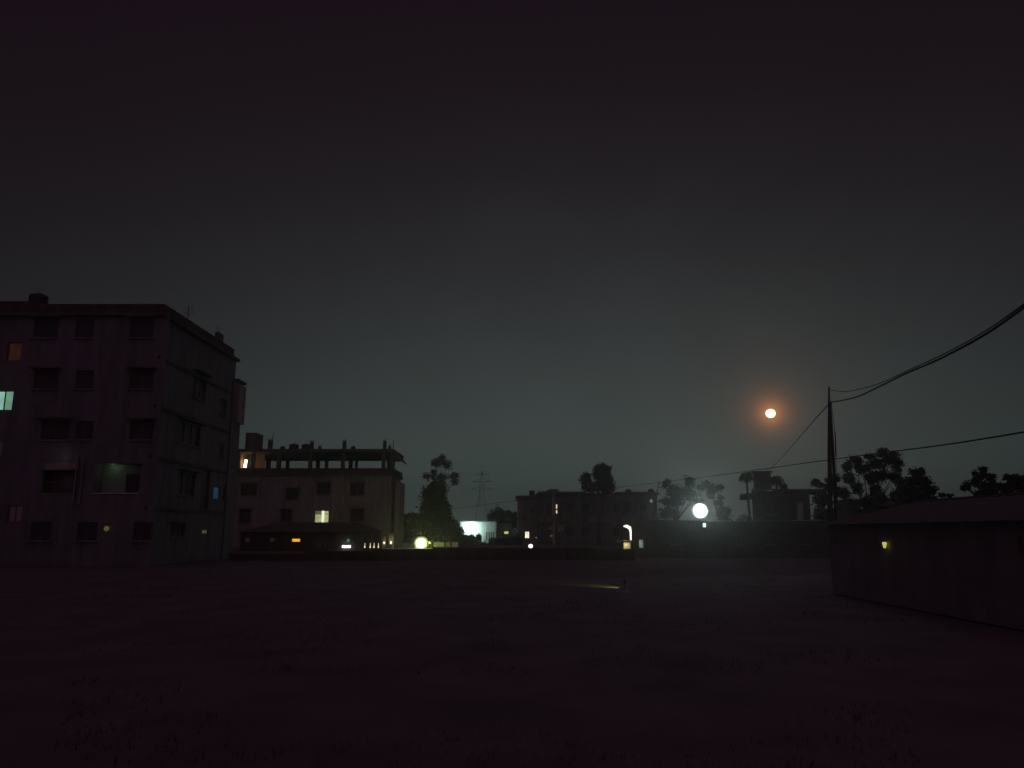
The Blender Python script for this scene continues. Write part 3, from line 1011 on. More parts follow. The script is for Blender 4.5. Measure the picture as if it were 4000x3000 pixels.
MB().lathe((p.x, 110, p.z - .1), [(.03, 0), (.1, .08), (.08, .18), (.02, .22)], 10).build("bulb", "e_teal_dim", t)

# round white light low in the middle
p = W(2073, 2133, 70)
t = empty("ground_lamp", (p.x, 70.1, 0), "small round white lamp low on a short post, alone in the dark field", "lamp")
MB().tube([(p.x, 70.1, 0), (p.x, 70.1, p.z - .17)], .05, 8).build("post", "steel", t)
MB().lathe((p.x, 70.1, p.z - .17), [(.05, 0), (.14, .04), (.18, .12), (.19, .18), (.14, .28), (.05, .33)], 16).build("globe", "e_white", t, smooth=True)
p = W(2094, 2100, 105)
t = empty("roadside_lamp", (p.x, 105.1, 0), "tiny faint lamp on a bent post right of the cream window", "lamp")
MB().tube([(p.x - .4, 105.1, 0), (p.x - .4, 105.1, p.z - .1), (p.x - .2, 105.1, p.z + .05), (p.x, 105.1, p.z + .08)], .03, 6).build("post", "steel", t)
MB().lathe((p.x, 105.1, p.z - .08), [(.04, 0), (.13, .05), (.1, .12)], 10).build("lamp_head", "e_teal_dim", t)

# ------------------------------------------------------------------ low field wall
lw = empty("field_wall", (-3, 55, 0), "long low dark boundary wall across the field before the lit houses", "wall")
wl = MB()
pts = [(905, 2166), (1200, 2158), (1480, 2146), (1700, 2141), (1900, 2141), (2100, 2141), (2300, 2143), (2480, 2144)]
prev = None
for (x, y) in pts:
    q = W(x, y, 55 + 1.2 * math.sin(x * .004))
    if prev is not None:
        a, b = prev, q
        wl.hexa([(a.x, a.y), (b.x - .003, b.y), (b.x - .003, b.y + .22), (a.x, a.y + .22)], -.1, (a.z + b.z) / 2 + random.uniform(-.02, .02))
    prev = q
wl.build("wall_run", "brick_dark", lw)
for (x, y) in pts[:-1]:
    q = W(x, y, 55 + 1.2 * math.sin(x * .004))
    MB().box(q.x - .16, q.x + .16, q.y - .05, q.y + .3, -.1, q.z + .07).build("pier", "brick_dark", lw)

# ------------------------------------------------------------------ long tin hut (d = 60) with the veranda lamp
DH = 60.0
hx0, hx1 = W(2470, 2100, DH).x, W(3325, 2100, DH).x
hut = empty("tin_hut", ((hx0 + hx1) / 2, DH + 3, 0), "long low tin roofed hut under the white floodlight", "hut")
f = Face((hx0, DH), (hx1, DH))
f.window(hut, *sp(2495, 2106, 2516, 2142, DH, hx0), pane="e_teal_dim", mull=0, sill=True, label="small pale lit window")
f.window(hut, *sp(2534, 2104, 2544, 2113, DH, hx0), pane="e_yellow_dim", mull=0, sill=False)
f.window(hut, *sp(2533, 2118, 2541, 2130, DH, hx0), pane="e_red_dim", mull=0, sill=False)
for x in (2620, 2860, 2990, 3120, 3230):
    f.window(hut, *sp(x, 2090, x + 40, 2126, DH, hx0), mull=1)
zl, zrr = W(2470, 2052, DH).z, W(2560, 2032, DH).z
m = MB(); f.wall(m, 0, zl - .02)
# gable triangles above the straight wall
m.quad((hx0, DH + 5.6, 0), (hx0, DH, 0), (hx0, DH, zl - .02), (hx0, DH + 5.6, zl - .02))
m.quad((hx1, DH, 0), (hx1, DH + 5.6, 0), (hx1, DH + 5.6, zl - .02), (hx1, DH, zl - .02))
m.build("wall", "brick_dark", hut)
r = MB()
prof = [(2468, 2050), (2500, 2043), (2563, 2032), (2690, 2033), (2830, 2037), (3000, 2036), (3160, 2035), (3340, 2031)]
fr_, bk_ = [], []
for (x, y) in prof:
    q = W(x, y, DH - .3)
    fr_.append(q)
    bk_.append(Vector((q.x, DH + 6, q.z + .12)))
for k in range(len(prof) - 1):
    a, b, c2, d2 = fr_[k], fr_[k + 1], bk_[k + 1], bk_[k]
    dz = Vector((0, 0, -.06))
    r.quad(a, b, c2, d2).quad(a + dz, d2 + dz, c2 + dz, b + dz).quad(a + dz, b + dz, b, a).quad(d2, c2, c2 + dz, d2 + dz)
    # fascia down to the wall top
    r.quad((a.x, DH - .28, zl - .3), (b.x, DH - .28, zl - .3), b + Vector((0, .02, -.06)), a + Vector((0, .02, -.06)))
r.build("roof", "tin", hut)

vf = MB()
q0, q1 = W(2743, 2050, DH - .3), W(2758, 2050, DH - .3)
zz0, zz1 = W(2750, 2061, DH - .3).z, W(2750, 2042, DH - .3).z
vf.box(q0.x, q1.x, DH - .36, DH - .285, zz0, zz1)
vo = vf.build("vent_frame", "frame", hut, "tiny bright opening under the floodlight")
MB().quad((q0.x + .03, DH - .363, zz0 + .03), (q1.x - .03, DH - .363, zz0 + .03), (q1.x - .03, DH - .363, zz1 - .03), (q0.x + .03, DH - .363, zz1 - .03)).build("pane", "e_cool", vo)
# veranda at the hut's left end
VD = 58.6
va = empty("veranda", (W(2450, 2120, VD).x, VD, 0), "small lit veranda with a yellow wall at the hut's left end", "veranda")
a, b = W(2436, 2130, VD).x, W(2463, 2130, VD).x
MB().box(a, b, VD, VD+.2, .1, W(2450, 2119, VD).z).build("back_wall", "plaster_pale", va)
a2 = W(2405, 2112, VD).x
MB().hexa([(a2, VD-.9), (b, VD-1.0), (b, VD+.3), (a2, VD-.1)], W(2430, 2117, VD).z, W(2430, 2110, VD).z).build("canopy", "white_paint", va)
pr = W(2463, 2080, VD)
MB().tube([(pr.x, VD-.05, W(2463, 2110, VD).z), (pr.x, VD-.05, W(2463, 2075, VD).z), (pr.x - .06, VD-.05, W(2460, 2062, VD).z), (pr.x - .3, VD-.05, W(2450, 2055, VD).z), (pr.x - .52, VD-.05, W(2436, 2056, VD).z)], [.05, .07, .12, .11, .03], 8).build("lit_edge_strip", emit("lit_edge", (1.0, .95, .75), 1.6), va, "curved white glowing strip for the lamp tube and the wall edge it lights")  # lamplight on the wall edge put in as a glowing strip
lightp(va, ((a + b) / 2 - .1, VD-.25, W(2450, 2128, VD).z), 6, (1, .85, .35), .05)
lightp(va, ((a + b) / 2 - .3, VD-.9, W(2450, 2100, VD).z), 5.0, (1, .88, .35), .05)
# hooded lamp added to throw the dull yellow patch, whose source is unseen
p = W(2440, 2288, 28.6)
p.z = 0
gl = empty("added_lamp", p, "tiny added hooded lamp throwing a dull yellow patch on the dark field", "lamp")
MB().tube([(p.x, p.y, -.05), (p.x, p.y, .26)], .012, 6).build("post", "plastic_black", gl)
hb = MB().box(p.x - .05, p.x + .05, p.y - .05, p.y + .06, .272, .285).box(p.x - .05, p.x + .05, p.y - .05, p.y - .036, .16, .2715)
hb.build("hood", "plastic_black", gl)
sdp = bpy.data.lights.new("spot", "SPOT")
sdp.energy = 60
sdp.color = (1, .84, .22)
sdp.spot_size = math.radians(60)
sdp.spot_blend = 1.0
sdp.shadow_soft_size = .01
spo = bpy.data.objects.new("spot", sdp)
COL.objects.link(spo)
spo.parent = gl
spo.location = (-.03, .03, .25)
spo.rotation_euler = Vector((.62, -1, .30)).to_track_quat("Z", "Y").to_euler()

# leaning service post with cable
a, b = W(2552, 2022, 61.5), W(2575, 1878, 61.5)
solo(MB().tube([(a.x - .12, 61.5, 0), a, b], [.05, .045, .035], 8), "service_post", "wood", "thin leaning service post left of the floodlight", "post")

# ------------------------------------------------------------------ flat roofed house right of the floodlight (d = 75)
DR = 75.0
rh = empty("flat_roof_house", (W(3050, 2000, DR).x, DR + 4, 0), "dark flat roofed house with a rooftop water room between palm and pole", "house")
x0, x1 = W(2940, 2000, DR).x, W(3166, 2000, DR).x
z1r = W(3050, 1918, DR).z
f = Face((x0, DR), (x1, DR))
f.window(rh, *sp(3113, 1962, 3140, 2030, DR, x0), pane="e_greydim", mull=0, sill=False, name="pale_pillar", label="paler front pillar, its tone put in as a faint glow")  # stands for the paler pillar, its tone put in as emission
f.window(rh, *sp(2990, 1965, 3040, 2010, DR, x0), mull=1)
m = MB(); f.wall(m, 0, z1r)
kk = (DR + 8) / DR        # the house stands at an angle: its sides run along the street
m.quad((x1, DR, 0), (x1 * kk, DR + 8, 0), (x1 * kk, DR + 8, z1r), (x1, DR, z1r))
m.quad((x0, DR, 0), (x0, DR, z1r), (x0 * kk, DR + 8, z1r), (x0 * kk, DR + 8, 0))
m.build("wall", "brick_dark", rh)
o = MB().hexa([(W(3010, 1915, DR).x, DR - .7), (W(3222, 1915, DR).x, DR - .7), (W(3222, 1915, DR).x * kk, DR + 8), (W(3010, 1915, DR).x * kk, DR + 8)], z1r + .002, W(3050, 1911, DR).z).build("roof", "concrete", rh)
MB().box(W(2912, 1930, DR).x, x0 - .003, DR - .4, DR + 2, W(2930, 1950, DR).z, W(2930, 1928, DR).z).build("balcony", "brick_dark", rh)
MB().box(W(2910, 1930, DR).x, W(2945, 1930, DR).x - .1, DR - .9, DR - .403, W(2930, 1932, DR).z, W(2930, 1927, DR).z).build("ledge", "concrete", rh)
# rooftop water room
a, b = W(2944, 1880, DR).x, W(3013, 1880, DR).x
rr = MB().hexa([(a, DR + .1), (b, DR + .1), (b * 1.034, DR + 2.6), (a * 1.034, DR + 2.6)], z1r + .25, W(2975, 1845, DR).z).build("water_room", "brick_dark", rh)
MB().box(a - .1, W(3018, 1845, DR).x, DR - .1, DR + 2.8, W(2975, 1845, DR).z + .002, W(2975, 1840, DR).z).build("water_room_roof", "concrete", rr)
MB().hexa([(x0, DR + .02), (b + .5, DR + .02), (b + .5, DR + 4), (x0 * (DR + 4) / DR, DR + 4)], z1r + .21, W(2975, 1911, DR).z + .06).build("deck", "concrete", rh)
a = W(3064, 1905, DR + 1).x
drum((a, DR + 1, W(3050, 1911, DR).z), .3, .55, "water_drum", "plastic_black", "small round drum on the flat roof beside the water room", "drum")
# bent pipe loop on the roof
pz = W(3050, 1911, DR).z
solo(MB().tube([W(3012, 1868, DR + .5), W(3030, 1865, DR + .5), W(3048, 1875, DR + .5), W(3052, 1893, DR + .5), (W(3050, 1900, DR + .5).x, DR + .5, pz)], .09, 8), "pipe", "plastic_black", "curved overflow pipe from the rooftop water room", "pipe")
# thin bracket above water room that carries the service wire
a = W(3003, 1836, DR)
solo(MB().tube([(a.x, DR + .4, W(2975, 1840, DR).z), (a.x, DR + .4, W(2975, 1828, DR).z)], .04, 6), "wire_bracket", "steel", "short wire bracket standing on the water room roof", "bracket")

# ------------------------------------------------------------------ near dark hut at right
nx0, nxr, nx1 = 10.5, 13.6, 16.7
ze, zr = W(3310, 2042, 25.5).z, W(3570, 1961, 26).z
nh = empty("near_hut", (13.6, 18, 0), "near black tin roofed hut at the right edge with one tiny yellow lantern", "hut")
f = Face((nx0, 26), (nx0, 7))
f.holes = []
q = WX(3985, 2120, nx0)
s_ = 26 - q.y
f.window(nh, s_ - .09, s_ + .09, WX(3985, 2160, nx0).z, WX(3985, 2095, nx0).z, pane="e_greydim", mull=0, sill=False)
m = MB(); f.wall(m, 0, ze - .02)
m.poly([(nx1, 26, 0), (nx0, 26, 0), (nx0, 26, ze), (nxr, 26, zr - .05), (nx1, 26, ze)])
m.poly([(nx0, 7, 0), (nx1, 7, 0), (nx1, 7, ze), (nxr, 7, zr - .05), (nx0, 7, ze)])
m.quad((nx1, 7, 0), (nx1, 26, 0), (nx1, 26, ze), (nx1, 7, ze))
m.build("wall", "mud_wall", nh)
r = MB()
sl = (zr - ze) / (nxr - nx0)
o_ = .3
nseg = 60
for side in (-1, 1):
    for k in range(nseg):
        ya, yb = 6.7 + 19.6 * k / nseg, 6.7 + 19.6 * (k + 1) / nseg
        h = .02 * (k % 2)
        xe = nxr + side * (nxr - nx0 + o_)
        za = ze - sl * o_
        r.quad((xe, ya, za + .02 * (k % 2)), (xe, yb, za + .02 * ((k + 1) % 2)), (nxr, yb, zr + .02 * ((k + 1) % 2)), (nxr, ya, zr + .02 * (k % 2)))
r.build("roof", "tin_old", nh)
MB().tube([(nxr, 6.6, zr + .02), (nxr, 26.4, zr + .02)], .05, 6).build("ridge_cap", "tin_old", nh)

q = WX(3455, 2128, nx0 - .1)
wl2 = empty("wall_lantern", (nx0, q.y, q.z), "tiny yellow lantern on the wall of the near black hut", "lantern")
MB().lathe((q.x, q.y, q.z - .09), [(.025, 0), (.04, .04), (.058, .13), (.045, .165)], 12).build("glass", "e_yellow", wl2)
MB().lathe((q.x, q.y, q.z + .0755), [(.06, 0), (.03, .03), (.01, .05)], 12).build("cap", "plastic_black", wl2)
MB().tube([(q.x, q.y, q.z + .12), (nx0 - .002, q.y, q.z + .12)], .008, 5).build("bracket", "plastic_black", wl2)

# ------------------------------------------------------------------ utility pole and cables
DPo = 30.0
up = empty("utility_pole", (W(3250, 2040, DPo).x, DPo, 0), "tall tapering twin utility pole to the right of the moon", "pole")
a0 = W(3244, 2050, DPo); at = W(3238, 1512, DPo)
b0 = W(3268, 2050, DPo + .05); bt = W(3243, 1570, DPo + .05)
MB().tube([(a0.x + .02, DPo, -.1), a0, W(3240, 1750, DPo), at], [.095, .09, .075, .03], 10).build("main_pole", "steel_dark", up)
MB().tube([(b0.x + .05, DPo + .1, -.1), b0, W(3254, 1760, DPo + .05), bt], [.085, .075, .055, .03], 10).build("brace_pole", "steel_dark", up)
br = MB()
for y in (1650, 1800, 1930):
    p, q = W(3241, y, DPo), W(3241 + (y - 1560) * .05 + 6, y, DPo)
    br.tube([p, q], .02, 5)
br.build("binding", "steel", up)
MB().tube([W(3262, 1690, DPo + .12), W(3266, 1785, DPo + .12)], .025, 6).build("hanging_cable_end", "rubber", up)
MB().tube([W(3246, 1560, DPo + .12), W(3262, 1700, DPo + .12), W(3274, 2040, DPo + .12)], .012, 5).build("stay_wire", "rubber", up)


def cable(pts, r, label, n=14, name="power_cable"):
    """smooth curve through the world points"""
    out = []
    P = [pts[0]] + pts + [pts[-1]]
    for i in range(1, len(P) - 2):
        p0, p1, p2, p3 = P[i - 1], P[i], P[i + 1], P[i + 2]
        for k in range(n):
            t = k / n
            out.append(0.5 * ((2 * p1) + (-p0 + p2) * t + (2 * p0 - 5 * p1 + 4 * p2 - p3) * t * t + (-p0 + 3 * p1 - 3 * p2 + p3) * t ** 3))
    out.append(pts[-1])
    return solo(MB().tube(out, r, 6), name, "rubber", label, "cable", "overhead cables")


cable([W(3246, 1572, 30), W(3342, 1552, 26), W(3435, 1510, 22), W(3532, 1462, 19), W(3670, 1402, 16), W(3850, 1305, 13.4), W(4040, 1170, 11)], .024, "thick sagging overhead cable rising from the pole top to the upper right")
cable([W(3241, 1522, 30), W(3300, 1530, 28), W(3370, 1517, 25), W(3440, 1496, 22), W(3560, 1441, 18.5), W(3700, 1376, 15.6), W(3860, 1286, 13), W(4040, 1158, 11)], .012, "thinner overhead cable just above the thick one at the pole top")
cable([W(3236, 1580, 30), W(3160, 1665, 40), W(3087, 1750, 55), W(3030, 1812, 66), W(3003, 1836, 75.4)], .024, "thin cable falling steeply left from the pole to the rooftop bracket")
cable([W(1525, 2018, 98), W(1750, 1990, 88), W(2007, 1957, 78), W(2270, 1923, 70), W(2575, 1884, 61.5), W(2760, 1862, 52), W(2966, 1834, 42), W(3240, 1796, 30.2), W(3436, 1770, 24), W(3700, 1736, 18), W(4060, 1678, 13.5)], .018, "long nearly straight cable crossing the whole picture above the houses")

# ------------------------------------------------------------------ trees
def leaves(mb, c, rx, ry, rz, n, ls, rnd):
    """leaf sprays spread through a lumpy ellipsoid"""
    for _ in range(n):
        while True:
            v = Vector((rnd.uniform(-1, 1), rnd.uniform(-1, 1), rnd.uniform(-1, 1)))
            if v.length < 1:
                break
        k = 0.45 + 0.55 * rnd.random()
        if v.length > 1e-3:
            v = v.normalized() * (v.length ** .6) * (0.9 + .6 * noise.noise(v * 1.7 + c))
        q = c + Vector((v.x * rx, v.y * ry, v.z * rz))
        s = ls * rnd.uniform(.6, 1.4)
        a = Vector((rnd.gauss(0, 1), rnd.gauss(0, 1), rnd.gauss(0, .6))).normalized()
        b = a.cross(Vector((rnd.gauss(0, 1), rnd.gauss(0, 1), rnd.gauss(0, 1)))).normalized()
        mb.poly([q - a * s, q - b * s * .45, q + a * s, q + b * s * .45])


def tree(label, d, blobs, base_px, trunk_r=.2, ls=.28, dens=1.0, m="leaf", group=None, name="tree", cat="tree", seed=0, sub=7, lean=0):
    """blobs: (x, y, rx, ry) in photo pixels"""
    rnd = random.Random(seed + int(d))
    k = d / (F * .99)
    bx = W(base_px, 2100, d).x
    t = empty(name, (bx, d, 0), label, cat, group)
    cr, tr = MB(), MB()
    cs = []
    for (x, y, rx, ry) in blobs:
        c = W(x, y, d)
        c.y += rnd.uniform(-.3, .3) * rx * k
        cs.append((c, rx * k, ry * k))
    low_ = min(cs, key=lambda q: q[0].z)
    fork = Vector((bx * .5 + low_[0].x * .5, d, max(.6, (low_[0].z - low_[2]) * .95)))
    tr.tube([(bx, d, -.1), (bx + lean * .3, d, fork.z * .5), fork], [trunk_r * 1.25, trunk_r, trunk_r * .85], 9)
    for (c, rx, rz) in cs:
        mid = fork.lerp(c, .5) + Vector((rnd.gauss(0, .15), rnd.gauss(0, .15), .1))
        tr.tube([fork, mid, c], [trunk_r * .6, trunk_r * .35, trunk_r * .12], 6)
        # sub clumps give an uneven outline
        for j in range(sub):
            v = Vector((rnd.gauss(0, 1), rnd.gauss(0, .8), rnd.gauss(0, 1))).normalized()
            cc = c + Vector((v.x * rx * .62, v.y * rx * .62, v.z * rz * .62))
            rr = .5 * min(rx, rz) * rnd.uniform(.6, 1.4)
            tr.tube([c, cc], [trunk_r * .12, trunk_r * .04], 4)
            n = int(dens * 26 * (rr / ls) ** 1.7) + 12
            leaves(cr, cc, rr * 1.3, rr * 1.15, rr * 1.1, int(min(n, 1600) * .7), ls * .85, rnd)
            leaves(cr, cc, rr * 2.1, rr * 2.0, rr * 1.8, int(min(n, 1600) * .6), ls * .75, rnd)
        leaves(cr, c, rx * .75, rx * .7, rz * .75, int(dens * 14 * (min(rx, rz) / ls) ** 1.8), ls, rnd)
    tr.build("trunk", "bark", t, smooth=True)
    cr.build("crown", m, t)
    return t


tree("tall dense dark tree with a pointed crown behind the yellow green lamp", 104,
     [(1697, 1898, 18, 24), (1690, 1935, 32, 32), (1718, 1948, 28, 30), (1678, 1980, 30, 30), (1728, 1985, 28, 30), (1700, 2010, 44, 30), (1668, 2040, 26, 28), (1735, 2050, 32, 34), (1700, 2070, 50, 34)], 1705, .3, .26, 1.3, sub=8)
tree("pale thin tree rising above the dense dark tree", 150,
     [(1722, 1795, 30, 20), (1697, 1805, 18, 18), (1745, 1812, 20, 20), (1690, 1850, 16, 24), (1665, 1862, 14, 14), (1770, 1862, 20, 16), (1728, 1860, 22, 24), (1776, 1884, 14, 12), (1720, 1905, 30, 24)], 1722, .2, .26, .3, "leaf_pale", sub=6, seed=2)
tree("broad dark bushy tree between the pale house and the tower house", 170,
     [(1948, 2005, 18, 18), (1935, 2020, 30, 20), (1975, 2010, 35, 20), (2010, 2015, 28, 22), (1960, 2040, 60, 16), (2008, 2045, 26, 20)], 1970, .3, .4, .9, seed=3)
tree("dark rounded tree crown standing over the middle of the long house", 115,
     [(2335, 1830, 16, 18), (2352, 1838, 26, 24), (2372, 1845, 16, 26), (2338, 1858, 22, 20), (2375, 1875, 18, 26), (2292, 1868, 18, 22), (2283, 1890, 14, 22), (2310, 1905, 34, 20), (2350, 1905, 34, 22), (2380, 1908, 18, 24)], 2340, .25, .26, 1.0, seed=4)
tree("small hazy rounded tree peeking over the left end of the long house", 165,
     [(2155, 1922, 14, 14), (2168, 1930, 14, 14), (2142, 1935, 16, 14)], 2155, .2, .3, 1.2, seed=5)
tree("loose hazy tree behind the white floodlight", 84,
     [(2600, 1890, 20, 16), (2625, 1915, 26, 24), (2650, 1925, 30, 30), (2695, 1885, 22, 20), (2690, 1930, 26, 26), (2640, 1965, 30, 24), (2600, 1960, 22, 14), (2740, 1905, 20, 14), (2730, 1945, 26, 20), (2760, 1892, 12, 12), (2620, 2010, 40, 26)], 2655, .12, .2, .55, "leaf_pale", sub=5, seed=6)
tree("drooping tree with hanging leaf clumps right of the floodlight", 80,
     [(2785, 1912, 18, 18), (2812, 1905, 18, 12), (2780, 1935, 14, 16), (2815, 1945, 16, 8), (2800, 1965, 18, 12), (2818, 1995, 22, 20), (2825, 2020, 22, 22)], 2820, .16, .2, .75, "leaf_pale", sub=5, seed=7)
tree("low scrubby tree between the flat roofed house and the pole", 66,
     [(3185, 1885, 14, 14), (3205, 1892, 20, 10), (3240, 1880, 22, 14), (3265, 1870, 18, 14), (3225, 1900, 40, 12), (3215, 1960, 12, 14), (3200, 2000, 14, 20), (3240, 2010, 26, 26), (3270, 1920, 20, 26), (3200, 1960, 26, 30), (3225, 1950, 26, 30), (3195, 2015, 24, 24)], 3262, .14, .17, .6, seed=8, sub=6)
tree("large open branched tree right of the pole with sky showing through", 70,
     [(3445, 1770, 22, 16), (3400, 1785, 26, 14), (3345, 1800, 26, 18), (3310, 1822, 26, 20), (3370, 1830, 34, 22), (3430, 1815, 34, 22), (3480, 1790, 26, 26), (3505, 1820, 16, 26), (3400, 1865, 26, 22), (3450, 1860, 36, 26), (3495, 1870, 24, 24), (3320, 1870, 20, 22), (3350, 1905, 22, 26), (3300, 1930, 22, 22), (3420, 1910, 26, 20), (3440, 1950, 20, 26), (3385, 1960, 26, 26), (3500, 1940, 20, 30), (3330, 1980, 30, 26), (3450, 1995, 40, 26), (3390, 2005, 40, 24)], 3405, .13, .14, .95, seed=9, sub=6)
tree("dense cone shaped tree between the open tree and the far right trees", 60,
     [(3570, 1845, 14, 16), (3598, 1840, 10, 16), (3565, 1875, 36, 22), (3600, 1880, 30, 26), (3540, 1905, 34, 26), (3585, 1915, 44, 28), (3630, 1915, 22, 24), (3560, 1945, 50, 28), (3620, 1950, 34, 24), (3520, 1975, 34, 24)], 3580, .2, .16, .95, seed=10)
tree("dark spreading tree over the near hut's roof ridge", 45,
     [(3845, 1835, 12, 14), (3825, 1855, 26, 14), (3862, 1860, 26, 18), (3808, 1880, 14, 20), (3845, 1895, 34, 24), (3880, 1888, 16, 24), (3780, 1900, 16, 14), (3765, 1908, 14, 8), (3860, 1920, 34, 20), (3820, 1930, 20, 14)], 3845, .15, .12, .8, seed=11)
tree("dark bushy tree cut by the right edge of the frame", 42,
     [(3940, 1865, 12, 14), (3985, 1870, 24, 16), (3960, 1890, 34, 20), (3915, 1900, 20, 12), (4000, 1895, 34, 24), (3930, 1915, 30, 16), (4030, 1880, 30, 26)], 3970, .15, .12, .75, seed=12)
tree("low bush poking above the near hut's roof", 34,
     [(3680, 1935, 16, 7), (3710, 1936, 18, 6), (3650, 1944, 14, 6)], 3690, .05, .08, .8, name="bush", cat="bush", seed=13)
# background tree line left of the middle
tree("dark round topped trees behind the street lamp, left clump", 140,
     [(1575, 2025, 30, 18), (1610, 2020, 30, 16), (1640, 2030, 30, 20), (1590, 2060, 50, 26), (1640, 2070, 40, 26), (1585, 2095, 46, 22)], 1600, .25, .35, 1.2, seed=14)
tree("bushes before the white house cutting off its bright wall", 112,
     [(1822, 2106, 24, 19), (1845, 2110, 16, 17), (1800, 2108, 22, 20), (1825, 2128, 44, 12), (1880, 2131, 26, 12), (1905, 2134, 16, 12)], 1840, .06, .2, 1.4, name="bush", cat="bush", seed=15)
tree("dark bush at the right foot of the white house", 114,
     [(1928, 2120, 14, 16), (1950, 2120, 24, 18), (1978, 2120, 28, 20), (2010, 2118, 26, 22)], 1960, .08, .22, 1.4, name="bush", cat="bush", seed=16)
tree("tall dark bush at the left end of the field wall's lit gap", 118,
     [(1780, 2080, 24, 24), (1775, 2050, 16, 20), (1790, 2110, 26, 20)], 1782, .1, .24, 1.1, name="bush", cat="bush", seed=17)


# palms
def palm(label, px, d, ytop, yb, fr_len, seed=1, nf=13):
    rnd = random.Random(seed)
    top = W(px, ytop, d)
    t = empty("palm_tree", (top.x + .1, d, 0), label, "palm tree", "palm trees by the flat roofed house")
    MB().tube([(top.x + .15, d, -.1), (top.x + .1, d, top.z * .5), top], [.17, .12, .09], 9).build("trunk", "bark", t, smooth=True)
    for k in range(nf):
        a = 2 * PI * k / nf + rnd.uniform(-.2, .2)
        up_ = rnd.uniform(.1, .8)
        L_ = fr_len * rnd.uniform(.8, 1.1)
        pts, q = [], top.copy()
        dirv = Vector((math.cos(a), math.sin(a), up_)).normalized()
        m = MB()
        seg = 9
        for s in range(seg + 1):
            pts.append(q.copy())
            dirv = (dirv + Vector((0, 0, -.26 - .04 * s))).normalized()
            q = q + dirv * (L_ / seg)
        m.tube(pts, [.03 * (1 - s / (seg + 2)) for s in range(seg + 1)], 5)
        for s in range(seg):
            for h in range(4):
                p = pts[s].lerp(pts[s + 1], h / 4)
                dv = (pts[s + 1] - pts[s]).normalized()
                sd_ = dv.cross(Vector((0, 0, 1))).normalized()
                ll = .5 * math.sin(PI * min(1, (s + h / 4 + 1.0) / (seg + 1.2))) + .08
                for g_ in (-1, 1):
                    tip = p + sd_ * g_ * ll * .75 + dv * ll * .5 - Vector((0, 0, ll * .55))
                    m.poly([p, p + dv * .06, tip])
        m.build("frond", "leaf", t)


palm("palm tree with drooping fronds at the left wall of the flat roofed house", 2914, 73, 1848, 2040, 1.05, 3, 11)
palm("palm tree behind the rooftop water room, only its fronds showing", 3030, 88, 1862, 2040, 1.7, 5, 9)
tree("small weedy bush on the tin hut roof line by the palm", 68, [(2905, 2020, 10, 8), (2890, 2030, 14, 6), (2925, 2030, 10, 10)], 2905, .04, .1, .8, name="bush", cat="bush", seed=18)

# yellow windows of a far house seen through the open tree
fh = empty("far_house", (W(3390, 1985, 95).x, 97, 0), "far low house with faint yellow windows seen through the open tree", "house")
x0, x1 = W(3330, 1990, 95).x, W(3520, 1990, 95).x
f = Face((x0, 95), (x1, 95))
f.window(fh, *sp(3404, 1968, 3430, 1979, 95, x0), pane="e_yellow_dim", mull=1, sill=False)
f.window(fh, *sp(3352, 1976, 3376, 1990, 95, x0), pane="e_yellow_faint", mull=1, sill=False)
m = MB(); f.wall(m, 0, W(3400, 1955, 95).z)
m.quad((x0, 95, 0), (x0, 95, W(3400, 1955, 95).z), (x0, 100, W(3400, 1955, 95).z), (x0, 100, 0))
m.build("wall", "plaster", fh)
MB().box(x0 - .3, x1 + .3, 94.7, 100, W(3400, 1955, 95).z + .002, W(3400, 1952, 95).z + .05).build("roof", "tin", fh)

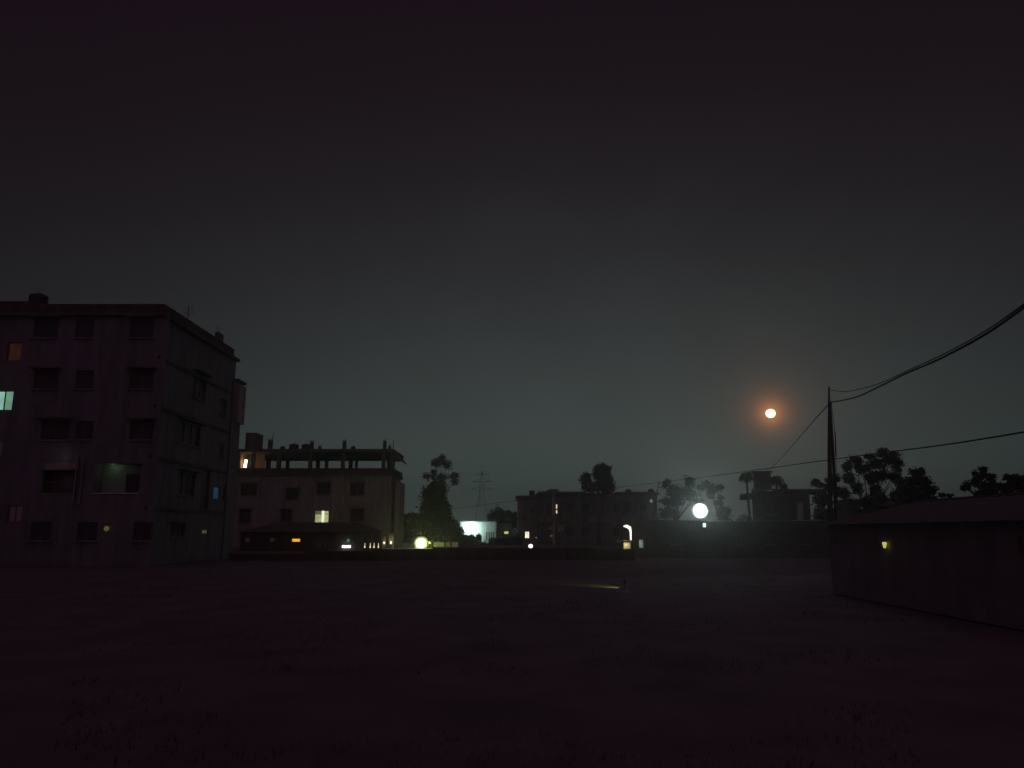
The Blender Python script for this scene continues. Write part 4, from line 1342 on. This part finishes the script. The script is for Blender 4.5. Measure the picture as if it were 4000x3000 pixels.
# ------------------------------------------------------------------ lattice pylon far off
DP = 430.0
pt = empty("pylon", (W(1882, 2000, DP).x, DP, 0), "faint lattice power pylon far away in the haze", "pylon")
cx = W(1882, 1900, DP).x
ztop = W(1882, 1842, DP).z
lv = [(0, 4.2), (ztop * .25, 3.2), (ztop * .45, 2.3), (ztop * .6, 1.5), (ztop * .72, 1.1), (ztop * .84, .9), (ztop, .15)]
m = MB()
for i in range(len(lv) - 1):
    (za, wa), (zb, wb) = lv[i], lv[i + 1]
    ca = [Vector((cx + sx_ * wa, DP + sy_ * wa, za)) for sx_, sy_ in ((-1, -1), (1, -1), (1, 1), (-1, 1))]
    cb = [Vector((cx + sx_ * wb, DP + sy_ * wb, zb)) for sx_, sy_ in ((-1, -1), (1, -1), (1, 1), (-1, 1))]
    for k in range(4):
        m.tube([ca[k], cb[k]], .10, 4)
        m.tube([ca[k], cb[(k + 1) % 4]], .05, 4)
        m.tube([ca[(k + 1) % 4], cb[k]], .05, 4)
        m.tube([cb[k], cb[(k + 1) % 4]], .05, 4)
m.build("tower", "steel", pt)
for z in (ztop * .72, ztop * .84, ztop * .95):
    wd = 5.5 if z < ztop * .9 else 4
    a = MB().tube([(cx - wd, DP, z), (cx + wd, DP, z)], .16, 4)
    a.tube([(cx - wd, DP, z), (cx, DP, z + 1.8)], .1, 4).tube([(cx + wd, DP, z), (cx, DP, z + 1.8)], .1, 4)
    a.build("crossarm", "steel", pt)

# distant wood closing the horizon
rnd = random.Random(5)
fw_ = MB()
for k in range(150):
    x = rnd.uniform(-260, 420)
    y = rnd.uniform(330, 420)
    r = rnd.uniform(3, 6)
    h = rnd.uniform(3.5, 8.0)
    leaves(fw_, Vector((x, y, h * .5)), r * 1.6, r, h * .55, 90, 1.0, rnd)
tag(fw_.build("distant_trees", "leaf"), "dim line of distant trees along the horizon", kind="stuff")

# ------------------------------------------------------------------ haze
hz = MB().box(-720, 720, -70, 900, -1.0, 42)
ho = hz.build("haze", "soil")
hm = bpy.data.materials.new("haze")
hm.use_nodes = True
t = hm.node_tree
t.nodes.clear()
o = t.nodes.new("ShaderNodeOutputMaterial")
v = t.nodes.new("ShaderNodeVolumePrincipled")
v.inputs["Color"].default_value = (.9, .92, .92, 1)
v.inputs["Density"].default_value = 0.0020
v.inputs["Anisotropy"].default_value = 0.88
t.links.new(v.outputs[0], o.inputs["Volume"])
ho.data.materials.clear()
ho.data.materials.append(hm)
tag(ho, kind="stuff", label="thin night haze over the whole field")
